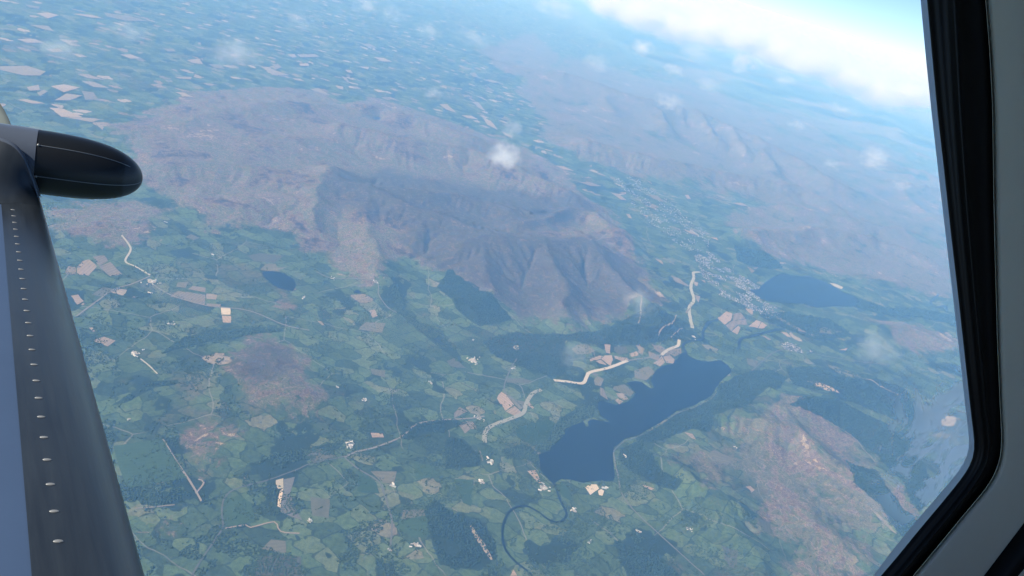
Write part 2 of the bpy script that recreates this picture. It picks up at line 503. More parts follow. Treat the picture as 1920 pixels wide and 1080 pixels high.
# ------------------------------------------------------------------ terrain sheet
def build_terrain():
    az_f = np.radians(np.linspace(-58, 62, 1000))
    az_c = np.radians(np.linspace(62, 302, 60)[1:-1])
    az = np.concatenate([az_f, az_c])
    dep = np.concatenate([np.linspace(89.0, 58, 12), np.linspace(57.5, 2.45, 520), [2.2, 2.0]])
    rr = ALT / np.tan(np.radians(dep))
    A, RR = np.meshgrid(az, rr)
    X = RR * np.sin(A); Y = RR * np.cos(A)
    nr, nc = X.shape
    H = height(X.ravel(), Y.ravel())
    x = X.ravel(); y = Y.ravel()
    dist = np.hypot(x, y)
    V = np.stack([x, y, H - ALT], 1)
    i = np.arange(nr - 1)[:, None] * nc; j = np.arange(nc)[None]
    a = i + j; b = i + (j + 1) % nc
    Q = np.stack([a, a + nc, b + nc, b], -1).reshape(-1, 4)
    cap = len(V)
    me = mesh_arrays('terrain', V, Q, True)
    # land cover
    wx = x + (fbm(x / 700, y / 700, 5, 301, 0.6) - 0.5) * 1000
    wy = y + (fbm(x / 700, y / 700, 5, 351, 0.6) - 0.5) * 1000
    moor = np.zeros(len(x))
    for P, st_ in zip(MG, MOOR_W):
        moor = np.maximum(moor, st_ * poly_soft(wx, wy, P, 700))
    far = np.clip((dist - 22000) / 6000, 0, 1)
    moor = np.maximum(moor, 0.64 * far * np.clip((H - 210) / 120, 0, 1))
    side = np.clip((np.arctan2(x, y) - R(-4)) / R(10), 0, 1)
    moor = np.maximum(moor, 0.62 * far * side * np.clip((fbm(x / 5200, y / 5200, 4, 931) - 0.44) * 8, 0, 1))
    moor = np.maximum(moor, np.clip((H - 300) / 120, 0, 0.9) * (1 - 0.3 * far))
    wood = np.zeros(len(x))
    for lab, P in WG:
        wood = np.maximum(wood, poly_soft(wx * 0.15 + x * 0.85, wy * 0.15 + y * 0.85, P, 60))
    flow = np.clip((flow_at(x, y) - 1.2) / 1.6, 0, 1)
    heath = np.zeros(len(x))
    for P, sf_ in zip(HEG, (1300, 450)): heath = np.maximum(heath, poly_soft(wx, wy, P, sf_))
    # steep gills and random copses
    cop = np.clip((fbm(x / 700, y / 700, 5, 501, 0.6) - 0.635) * 18, 0, 1) * (1 - moor)
    wood = np.maximum(wood, cop * 0.9)
    # share of mown or ripe fields: more on the far plain to the left
    tan = np.clip((dist - 15000) / 9000, 0, 1) * np.clip((R(12) - np.arctan2(x, y)) / R(14), 0, 1)
    for nm, arr in (('moor', moor), ('wood', wood), ('tan', tan), ('heath', heath), ('flow', flow), ('far', np.clip((dist - 9000) / 50000, 0, 1))):
        at = me.attributes.new(nm, 'FLOAT', 'POINT')
        at.data.foreach_set('value', arr.astype(np.float32))
    return me

def terrain_material():
    t = NT('terrain_cover')
    g = t.n('NewGeometry')
    flat = t.n('VectorMath', operation='MULTIPLY')
    t.l(g.outputs['Position'], flat.inputs[0]); flat.inputs[1].default_value = (0.001, 0.001, 0)     # km on the map
    P = flat.outputs[0]
    # slightly bent map so that hedges are not ruled lines
    wn_ = t.noise(P, 1.1, 3.0, 0.5)
    wv = t.n('VectorMath', operation='SUBTRACT'); t.l(wn_.outputs[1], wv.inputs[0]); wv.inputs[1].default_value = (0.5, 0.5, 0.5)
    ws = t.n('VectorMath', operation='SCALE'); t.l(wv.outputs[0], ws.inputs[0]); ws.inputs['Scale'].default_value = 0.35
    wa = t.n('VectorMath', operation='ADD'); t.l(P, wa.inputs[0]); t.l(ws.outputs[0], wa.inputs[1])
    mp = t.n('Mapping'); t.l(wa.outputs[0], mp.inputs[0]); mp.inputs['Rotation'].default_value = (0, 0, 0.5); mp.inputs['Scale'].default_value = (1.0, 1.35, 0)
    FP = mp.outputs[0]
    v1 = t.vor(FP, 3.3, 'F1', 'CHEBYCHEV', 0.72)
    v2 = t.vor(FP, 3.3, 'F2', 'CHEBYCHEV', 0.72)
    edge = t.math('SUBTRACT', v2.outputs['Distance'], v1.outputs['Distance'])
    big = t.vor(FP, 1.5, 'F1', 'CHEBYCHEV', 1.0)
    sep = t.n('SeparateColor'); t.l(v1.outputs['Color'], sep.inputs[0])
    sepb = t.n('SeparateColor'); t.l(big.outputs['Color'], sepb.inputs[0])
    n_l = t.noise(P, 0.35, 4.0, 0.6).outputs[0]
    n_m = t.noise(P, 2.4, 6.0, 0.65).outputs[0]
    n_f = t.noise(P, 17.0, 5.0, 0.7).outputs[0]
    rnd = t.math('ADD', t.math('MULTIPLY', sep.outputs[0], 0.7), t.math('MULTIPLY', sepb.outputs[0], 0.3))
    green = t.ramp(rnd, [(0.0, (0.020, 0.036, 0.018)), (0.22, (0.044, 0.072, 0.032)), (0.45, (0.066, 0.104, 0.043)), (0.65, (0.088, 0.136, 0.054)), (0.80, (0.118, 0.155, 0.070)), (0.92, (0.165, 0.172, 0.095)), (1.0, (0.23, 0.20, 0.135))])
    rough_l = t.ramp(n_m, [(0.3, (0.045, 0.058, 0.028)), (0.55, (0.085, 0.082, 0.045)), (0.75, (0.14, 0.105, 0.066))])
    rg = t.step(t.math('ADD', t.math('MULTIPLY', n_l, 0.8), t.math('MULTIPLY', n_m, 0.35)), 0.60, 0.74)
    fields = t.mix(t.math('MULTIPLY', rg, 0.75), green, rough_l)
    # mown and ripe fields
    thr = t.math('SUBTRACT', 0.996, t.math('MULTIPLY', t.attr('tan'), 0.08))
    tanm = t.math('GREATER_THAN', sep.outputs[1], thr)
    tcol = t.ramp(sep.outputs[2], [(0.0, (0.15, 0.13, 0.08)), (0.5, (0.24, 0.19, 0.13)), (1.0, (0.40, 0.33, 0.25))])
    fields = t.mix(tanm, fields, tcol)
    # tone inside each field
    fields = t.mix(0.5, fields, t.mix(t.step(n_f, 0.25, 0.75), (0.25, 0.25, 0.25), (1.7, 1.7, 1.7)), 'MULTIPLY')
    fields = t.mix(0.5, fields, t.mix(n_m, (0.5, 0.5, 0.5), (1.55, 1.5, 1.4)), 'MULTIPLY')
    # hedges and walls between fields
    hn = t.noise(P, 9.0, 3.0, 0.7).outputs[0]
    hw = t.math('MULTIPLY', t.step(hn, 0.3, 0.7), 0.14)
    hedge = t.math('SUBTRACT', 1.0, t.step(edge, t.math('MULTIPLY', hw, 0.55), hw))
    fields = t.mix(t.math('MULTIPLY', hedge, 0.75), fields, (0.018, 0.030, 0.014))
    # lanes: pale thin lines between groups of fields
    lane = t.vor(wa.outputs[0], 0.62, 'DISTANCE_TO_EDGE')
    ln = t.math('SUBTRACT', 1.0, t.step(lane.outputs['Distance'], 0.003, 0.007))
    ln = t.math('MULTIPLY', ln, t.step(t.noise(P, 0.8, 2.0).outputs[0], 0.42, 0.55))
    fields = t.mix(t.math('MULTIPLY', ln, 0.5), fields, (0.30, 0.28, 0.24))
    # moor: heather, bracken, bent grass, with streaks running down the slope
    hm = t.n('VectorMath', operation='MULTIPLY'); t.l(g.outputs['Position'], hm.inputs[0]); hm.inputs[1].default_value = (0.001, 0.001, 0.0035)
    m1 = t.noise(hm.outputs[0], 0.9, 7.0, 0.62, 0.8).outputs[0]
    m2 = t.noise(hm.outputs[0], 4.5, 6.0, 0.7, 1.5).outputs[0]
    m3 = t.noise(hm.outputs[0], 15.0, 6.0, 0.7, 2.2).outputs[0]
    mv_ = t.math('ADD', t.math('MULTIPLY', t.math('SUBTRACT', t.math('ADD', t.math('MULTIPLY', m1, 0.62), t.math('MULTIPLY', m2, 0.38)), 0.5), 1.5), 0.5)
    mc = t.ramp(mv_,
                [(0.30, (0.034, 0.032, 0.030)), (0.39, (0.115, 0.074, 0.056)), (0.46, (0.190, 0.138, 0.106)), (0.51, (0.085, 0.105, 0.048)), (0.56, (0.205, 0.156, 0.120)), (0.62, (0.120, 0.078, 0.066)), (0.70, (0.36, 0.285, 0.20))])
    mc = t.mix(0.9, mc, t.mix(t.step(m3, 0.28, 0.72), (0.40, 0.41, 0.40), (1.68, 1.66, 1.56)), 'MULTIPLY')
    v3 = t.vor(hm.outputs[0], 2.2, 'DISTANCE_TO_EDGE', dim='3D')
    crk = t.math('SUBTRACT', 1.0, t.step(t.math('ADD', v3.outputs['Distance'], t.math('MULTIPLY', m2, 0.05)), 0.024, 0.045))
    mc = t.mix(t.math('MULTIPLY', crk, 0.35), mc, (0.33, 0.28, 0.22))
    # slopes too steep for turf show paler scree
    sn = t.n('SeparateXYZ'); t.l(g.outputs['Normal'], sn.inputs[0])
    steep = t.math('SUBTRACT', 1.0, t.step(t.math('ADD', sn.outputs[2], t.math('MULTIPLY', m3, 0.12)), 0.84, 0.99))
    mc = t.mix(t.math('MULTIPLY', steep, 0.45), mc, (0.26, 0.215, 0.19))
    hth = t.step(t.math('ADD', t.attr('heath'), t.math('MULTIPLY', t.math('SUBTRACT', m1, 0.5), 1.6)), 0.25, 0.75)
    hcol = t.ramp(t.math('ADD', t.math('MULTIPLY', m2, 0.65), t.math('MULTIPLY', m3, 0.35)), [(0.36, (0.014, 0.018, 0.016)), (0.45, (0.070, 0.046, 0.044)), (0.51, (0.045, 0.055, 0.032)), (0.57, (0.125, 0.080, 0.066)), (0.68, (0.20, 0.16, 0.125))])
    mc = t.mix(t.math('MULTIPLY', hth, 0.8), mc, hcol)
    # wet flushes and gravel along the becks
    fl_ = t.math('MULTIPLY', t.step(t.attr('flow'), 0.15, 0.8), 0.7)
    mc = t.mix(fl_, mc, t.ramp(m3, [(0.35, (0.040, 0.062, 0.028)), (0.6, (0.11, 0.11, 0.07)), (0.75, (0.26, 0.22, 0.17))]))
    mmask = t.step(t.math('ADD', t.attr('moor'), t.math('ADD', t.math('MULTIPLY', t.math('SUBTRACT', m2, 0.5), 0.9), t.math('MULTIPLY', t.math('SUBTRACT', m1, 0.5), 1.3))), 0.38, 0.62)
    c = t.mix(mmask, fields, mc)
    wc = t.mix(n_f, (0.012, 0.024, 0.012), (0.034, 0.055, 0.026))
    wf = t.step(t.math('ADD', t.attr('wood'), t.math('MULTIPLY', t.math('SUBTRACT', n_f, 0.5), 0.9)), 0.4, 0.62)
    c = t.mix(wf, c, wc)
    c = t.mix(1.0, c, (0.6, 0.6, 0.6), 'MULTIPLY')
    t.l(c, t.b.inputs['Base Color'])
    t.b.inputs['Roughness'].default_value = 0.95
    t.b.inputs['Specular IOR Level'].default_value = 0.1
    bm_ = t.n('Bump'); bm_.inputs['Strength'].default_value = 0.6; bm_.inputs['Distance'].default_value = 30.0
    t.l(t.math('ADD', t.math('MULTIPLY', n_f, 0.5), t.math('MULTIPLY', m2, t.attr('moor'))), bm_.inputs['Height'])
    t.l(bm_.outputs[0], t.b.inputs['Normal'])
    return t.m

TM = terrain_material()
terrain = link_mesh('terrain', build_terrain(), TM)
tag(terrain, 'patchwork vale and heather fells under the aircraft', kind='structure')

# ------------------------------------------------------------------ water
def water_material():
    t = NT('lake_water')
    t.b.inputs['Base Color'].default_value = (0.005, 0.008, 0.010, 1)
    t.b.inputs['Roughness'].default_value = 0.3
    t.b.inputs['Specular IOR Level'].default_value = 0.1
    g = t.n('NewGeometry')
    nz = t.noise(g.outputs['Position'], 0.02, 6.0, 0.7).outputs[0]
    b = t.n('Bump'); b.inputs['Strength'].default_value = 0.15; b.inputs['Distance'].default_value = 2.0
    t.l(nz, b.inputs['Height']); t.l(b.outputs[0], t.b.inputs['Normal'])
    return t.m
WM = water_material()

def sheet(name, P, mat, lift=4.0, cell=70.0, flat=None, thick=0.0):
    """a patch of ground surface following the terrain; P is a map outline"""
    bm = bmesh.new()
    vs_ = [bm.verts.new((p[0], p[1], 0)) for p in P]
    es = [bm.edges.new((vs_[i], vs_[(i + 1) % len(vs_)])) for i in range(len(vs_))]
    bmesh.ops.triangle_fill(bm, use_beauty=True, use_dissolve=False, edges=es)
    if flat is None:
        for k in range(6):
            le = [e for e in bm.edges if e.calc_length() > cell]
            if not le or len(bm.faces) > 2500: break
            bmesh.ops.subdivide_edges(bm, edges=le, cuts=1)
            bmesh.ops.triangulate(bm, faces=[f for f in bm.faces if len(f.verts) > 3])
    co = np.array([v.co[:2] for v in bm.verts])
    z = height(co[:, 0], co[:, 1]) + lift if flat is None else np.full(len(co), flat)
    for v, zz in zip(bm.verts, z): v.co.z = zz - ALT
    bmesh.ops.recalc_face_normals(bm, faces=bm.faces)
    for f in bm.faces:
        if f.normal.z < 0: f.normal_flip()
    me = bpy.data.meshes.new(name)
    bm.to_mesh(me); bm.free()
    return link_mesh(name, me, mat, smooth=True)

def wobble(P, amp, step, seed):
    """outline with points every `step` metres, jittered like a real shore or hedge"""
    out = []
    n = len(P)
    rs = np.random.RandomState(seed)
    for i in range(n):
        a, b = P[i], P[(i + 1) % n]
        L = np.linalg.norm(b - a); k = max(1, int(L / step))
        for q in range(k):
            p = a + (b - a) * q / k
            if q: p = p + rs.normal(0, amp, 2)
            out.append(p)
    return np.array(out)

for i, (P, nm, lab) in enumerate(zip(LAKES_G,
        ['lake', 'tarn', 'lake', 'pond', 'tarn', 'tarn'],
        ['long dark blue lake reaching from the fell foot to the farms', 'small oval dark tarn among green fields left of the fells', 'far lake beside the town under blue haze',
         'tiny pond below the fell farms', 'small tarn on the far moor at the right', 'tiny dark tarn on the smooth far fell'])):
    o = sheet(nm, wobble(P, 6 if i != 2 else 10, 90, i), WM, flat=1.0)
    tag(o, lab, kind='structure')

# ------------------------------------------------------------------ rivers and roads
def ribbon(name, P, w, mat, lift=5.0, wvar=0.0, seed=0, taper=False):
    P = np.asarray(P, float)
    # Catmull-Rom through the points
    Q = []
    n = len(P)
    for i in range(n - 1):
        p0, p1, p2, p3 = P[max(0, i - 1)], P[i], P[i + 1], P[min(n - 1, i + 2)]
        k = max(2, int(np.linalg.norm(p2 - p1) / 45))
        for q in range(k):
            u = q / k
            Q.append(0.5 * ((2 * p1) + (-p0 + p2) * u + (2 * p0 - 5 * p1 + 4 * p2 - p3) * u * u + (-p0 + 3 * p1 - 3 * p2 + p3) * u ** 3))
    Q.append(P[-1]); Q = np.array(Q)
    T = np.gradient(Q, axis=0); T /= np.linalg.norm(T, axis=1)[:, None] + 1e-9
    N = np.stack([-T[:, 1], T[:, 0]], 1)
    rs = np.random.RandomState(seed)
    W = w * (1 + wvar * rs.normal(0, 1, (len(Q), 2)))
    if taper:
        tt = np.linspace(0, 1, len(Q)); W = W * (0.35 + 0.65 * np.sin(np.pi * np.clip(tt, 0.03, 0.97)))[:, None]
    L = Q + N * W[:, :1] / 2; Rr = Q - N * W[:, 1:] / 2
    xy = np.empty((2 * len(Q), 2)); xy[0::2] = L; xy[1::2] = Rr
    hc = height(Q[:, 0], Q[:, 1])
    z = np.maximum(height(xy[:, 0], xy[:, 1]), np.repeat(hc, 2)) + lift - ALT
    V = np.column_stack([xy, z])
    k = np.arange(len(Q) - 1) * 2
    me = mesh_arrays(name, V, np.stack([k, k + 1, k + 3, k + 2], 1), True)
    o = link_mesh(name, me, mat)
    # make sure it faces up
    if me.polygons[0].normal.z < 0: me.flip_normals()
    return o

def patch_material(name, col, var, scale, stripes=0.0):
    t = NT(name)
    g = t.n('NewGeometry')
    fl = t.n('VectorMath', operation='MULTIPLY'); t.l(g.outputs['Position'], fl.inputs[0]); fl.inputs[1].default_value = (0.001, 0.001, 0)
    oi = t.n('ObjectInfo')
    n1 = t.noise(fl.outputs[0], scale, 6.0, 0.68).outputs[0]
    n2 = t.noise(fl.outputs[0], scale * 5, 4.0, 0.7).outputs[0]
    c = t.mix(n1, tuple(x * (1 - var) for x in col), tuple(min(1, x * (1 + var)) for x in col))
    c = t.mix(0.5, c, t.mix(n2, (0.5, 0.5, 0.5), (1.5, 1.48, 1.42)), 'MULTIPLY')
    c = t.mix(1.0, c, t.ramp(oi.outputs['Random'], [(0, (0.55, 0.60, 0.58)), (0.35, (0.82, 0.84, 0.78)), (0.7, (1.02, 0.98, 0.93)), (1, (1.2, 1.12, 1.02))]), 'MULTIPLY')
    if stripes:
        mp = t.n('Mapping'); t.l(fl.outputs[0], mp.inputs[0]); t.l(t.math('MULTIPLY', oi.outputs['Random'], 6.28), mp.inputs['Rotation'])
        wv = t.n('TexWave', wave_type='BANDS'); t.l(mp.outputs[0], wv.inputs[0]); wv.inputs['Scale'].default_value = 6.5; wv.inputs['Distortion'].default_value = 1.2
        wv.inputs['Detail Scale'].default_value = 3.0
        c = t.mix(stripes, c, t.mix(wv.outputs[1], (0.6, 0.6, 0.62), (1.2, 1.2, 1.2)), 'MULTIPLY')
    t.l(c, t.b.inputs['Base Color'])
    t.b.inputs['Roughness'].default_value = 0.95
    t.b.inputs['Specular IOR Level'].default_value = 0.1
    return t.m

M_ROADW = patch_material('pale_road', (0.33, 0.295, 0.24), 0.12, 9)
M_ROAD = patch_material('lane_surface', (0.125, 0.12, 0.108), 0.2, 12)
M_TRACK = patch_material('dirt_track', (0.19, 0.16, 0.125), 0.25, 12)
M_TAN = patch_material('mown_field', (0.215, 0.165, 0.125), 0.22, 7, 0.35)
M_TANF = patch_material('far_stubble', (0.185, 0.155, 0.118), 0.25, 3, 0.0)
M_PALE = patch_material('bare_sand', (0.42, 0.34, 0.26), 0.1, 12)
M_OLIVE = patch_material('stubble_grass', (0.098, 0.094, 0.066), 0.25, 6, 0.25)
M_GREEN = patch_material('lush_grass', (0.032, 0.058, 0.024), 0.25, 5, 0.15)
M_YARD = patch_material('farm_yard', (0.27, 0.24, 0.21), 0.35, 25)
M_SCREE = patch_material('quarry_spoil', (0.17, 0.15, 0.135), 0.5, 30)

ROADS = [
    ('broad pale road with sharp bends between the farms and the lake', M_ROADW, 66, Z(840, 600, 3, [(205, 690), (212, 625), (255, 592), (340, 560), (420, 525), (440, 470), (475, 415), (525, 393)]), 'road'),
    ('broad pale road kinking along the fields at the lake head', M_ROADW, 62, Z(840, 600, 3, [(595, 340), (670, 348), (755, 357), (778, 325), (800, 295), (910, 268), (1010, 230)]), 'road'),
    ('pale road end running past hay fields at the lake corner', M_ROADW, 66, Z(840, 600, 3, [(1200, 198), (1240, 167), (1292, 145), (1300, 112)]), 'road'),
    ('pale winding road on the flat ground by the town', M_ROADW, 78, Z(1240, 420, 3.375, [(245, 305), (203, 310), (205, 340), (186, 400), (205, 480), (175, 540), (195, 660)]), 'road'),
    ('thin road linking the pale stretches by the lake head', M_ROAD, 40, Z(840, 600, 3, [(1010, 230), (1070, 220), (1130, 213), (1200, 198)]), 'road'),
    ('grey road curving through the fields at the lower left', M_ROAD, 18, Z(200, 760, 3.375, [(540, 1080), (585, 1000), (700, 830), (735, 770), (728, 680), (740, 600), (780, 550), (860, 515), (1020, 475), (1200, 410), (1290, 370), (1480, 330), (1520, 320)]), 'road'),
    ('lane running on from the farm cluster towards the lake', M_ROAD, 26, Z(640, 760, 3.375, [(20, 330), (100, 295), (230, 262), (380, 200), (480, 120), (640, 95), (800, 85), (905, 70)]), 'road'),
    ('lane dropping south from the farm cluster past two farms', M_ROAD, 22, Z(640, 760, 3.375, [(20, 330), (100, 400), (230, 480), (270, 560), (300, 660), (320, 740), (310, 900)]), 'road'),
    ('road along the lake foot and down the hill edge', M_ROAD, 20, Z(1100, 740, 3.176, [(160, 345), (170, 420), (190, 500), (200, 570), (240, 640), (330, 740), (450, 850), (560, 950), (700, 1075)]), 'road'),
    ('thin shore road on the wooded side of the lake', M_ROAD, 13, [(1150, 846), (1172, 827), (1196, 819), (1236, 798), (1268, 776), (1300, 765), (1330, 750), (1344, 735)], 'road'),
    ('pale track along the edge of the rough pasture', M_TRACK, 22, Z(200, 760, 3.375, [(355, 215), (430, 340), (515, 465), (570, 555), (600, 610)]), 'track'),
    ('pale spur track off the rough pasture', M_TRACK, 20, Z(200, 760, 3.375, [(565, 560), (615, 490), (580, 470)]), 'track'),
    ('straight track across the rough moor at the left', M_TRACK, 16, Z(200, 760, 3.375, [(180, 655), (300, 645), (430, 632)]), 'track'),
    ('farm track winding below the quarry strip', M_TRACK, 16, Z(200, 760, 3.375, [(750, 780), (880, 760), (910, 775), (1060, 740), (1100, 800), (1220, 812)]), 'track'),
    ('white farm road bending down from the moor edge', M_ROADW, 30, Z(100, 400, 3, [(385, 125), (435, 200), (405, 270), (460, 300), (545, 350)]), 'road'),
    ('straight road from the village towards the wing', M_ROAD, 26, Z(100, 400, 3, [(545, 355), (440, 400), (340, 430), (240, 500), (130, 580)]), 'road'),
    ('lane running east from the village past the hay fields', M_ROAD, 22, Z(100, 400, 3, [(560, 400), (660, 460), (860, 520), (1100, 550), (1300, 630), (1440, 660)]), 'road'),
    ('short white lane by the left farms', M_ROADW, 18, Z(100, 400, 3, [(490, 820), (540, 860), (585, 905)]), 'track'),
    ('felled strip of bare brown ground in the dark plantation', M_TRACK, 60, Z(640, 760, 3.375, [(820, 765), (850, 825), (900, 895), (950, 980)]), 'track'),
    ('forest road on the dark wooded fell', M_TRACK, 26, Z(960, 560, 4.5, [(1235, 315), (1260, 260), (1350, 210), (1385, 140)]), 'track'),
    ('short forest road near the lake corner', M_TRACK, 22, Z(960, 560, 4.5, [(1340, 330), (1390, 290), (1440, 255)]), 'track'),
    ('thin track climbing under the drifting cloud', M_TRACK, 24, Z(960, 560, 4.5, [(1060, 230), (1080, 160), (1085, 60), (1080, 0)]), 'track'),
    ('lane along the foot of the fells above the farms', M_ROAD, 20, Z(480, 300, 3, [(340, 630), (420, 665), (560, 670), (680, 690), (690, 760), (740, 830), (790, 860)]), 'road'),
    ('bare brown ridge track at the lower right', M_TRACK, 60, Z(1100, 740, 3.176, [(1690, 680), (1740, 730), (1800, 790), (1842, 830)]), 'track'),
    ('pale crest path on the high fell', M_TRACK, 26, Z(860, 230, 4.32, [(1060, 960), (1110, 965), (1160, 930), (1200, 900)]), 'track'),
    ('thin valley road across the flat ground by the far lake', M_ROAD, 30, Z(1240, 420, 3.375, [(570, 930), (640, 870), (720, 810), (820, 790), (900, 800), (1000, 830), (1240, 870), (1450, 890)]), 'road'),
    ('hill road on the far side of the wooded valley', M_TRACK, 30, Z(1440, 720, 3, [(330, 205), (420, 260), (500, 320), (540, 375), (600, 440)]), 'track'),
    ('pale walled track below the right hills', M_TRACK, 40, Z(1240, 420, 3.375, [(1290, 985), (1380, 1030), (1500, 1080)]), 'track'),
    ('lane leading up from the white road to the fields', M_ROAD, 20, Z(840, 600, 3, [(390, 215), (350, 280), (315, 390), (370, 450), (425, 500)]), 'road'),
]
for i, (lab, mt, w, pts, nm) in enumerate(ROADS):
    o = ribbon(nm, ground(pts), w, mt, lift=6.0 + 0.11 * i, wvar=0.05 if mt is M_ROADW else 0.12, seed=i, taper=(w in (60,)))
    tag(o, lab, kind='structure')

RIVERS = [
    ('dark river looping away from the lake foot', 28, [(1038, 905), (1046, 928), (1053, 945), (1062, 965), (1050, 979), (1030, 976), (1008, 960), (985, 949), (960, 955), (946, 975), (941, 1000), (946, 1028), (962, 1050), (992, 1074), (1004, 1090)]),
    ('river winding into the head of the long lake', 55, [(1287, 662), (1280, 648), (1292, 640), (1316, 636), (1318, 622), (1328, 605), (1344, 600), (1356, 590)]),
    ('thin river meandering across the flat ground by the far lake', 60, Z(1240, 420, 3.375, [(490, 790), (500, 730), (560, 715), (650, 690), (740, 670), (760, 690)])),
    ('beck meandering at the far right below the fells', 70, Z(1440, 360, 3, [(960, 575), (930, 605), (915, 620), (945, 650), (1000, 640), (1000, 670)])),
]
for i, (lab, w, pts) in enumerate(RIVERS):
    tag(ribbon('river', ground(pts), w, WM, lift=8.5 + 0.2 * i, wvar=0.12, seed=50 + i), lab, kind='structure')

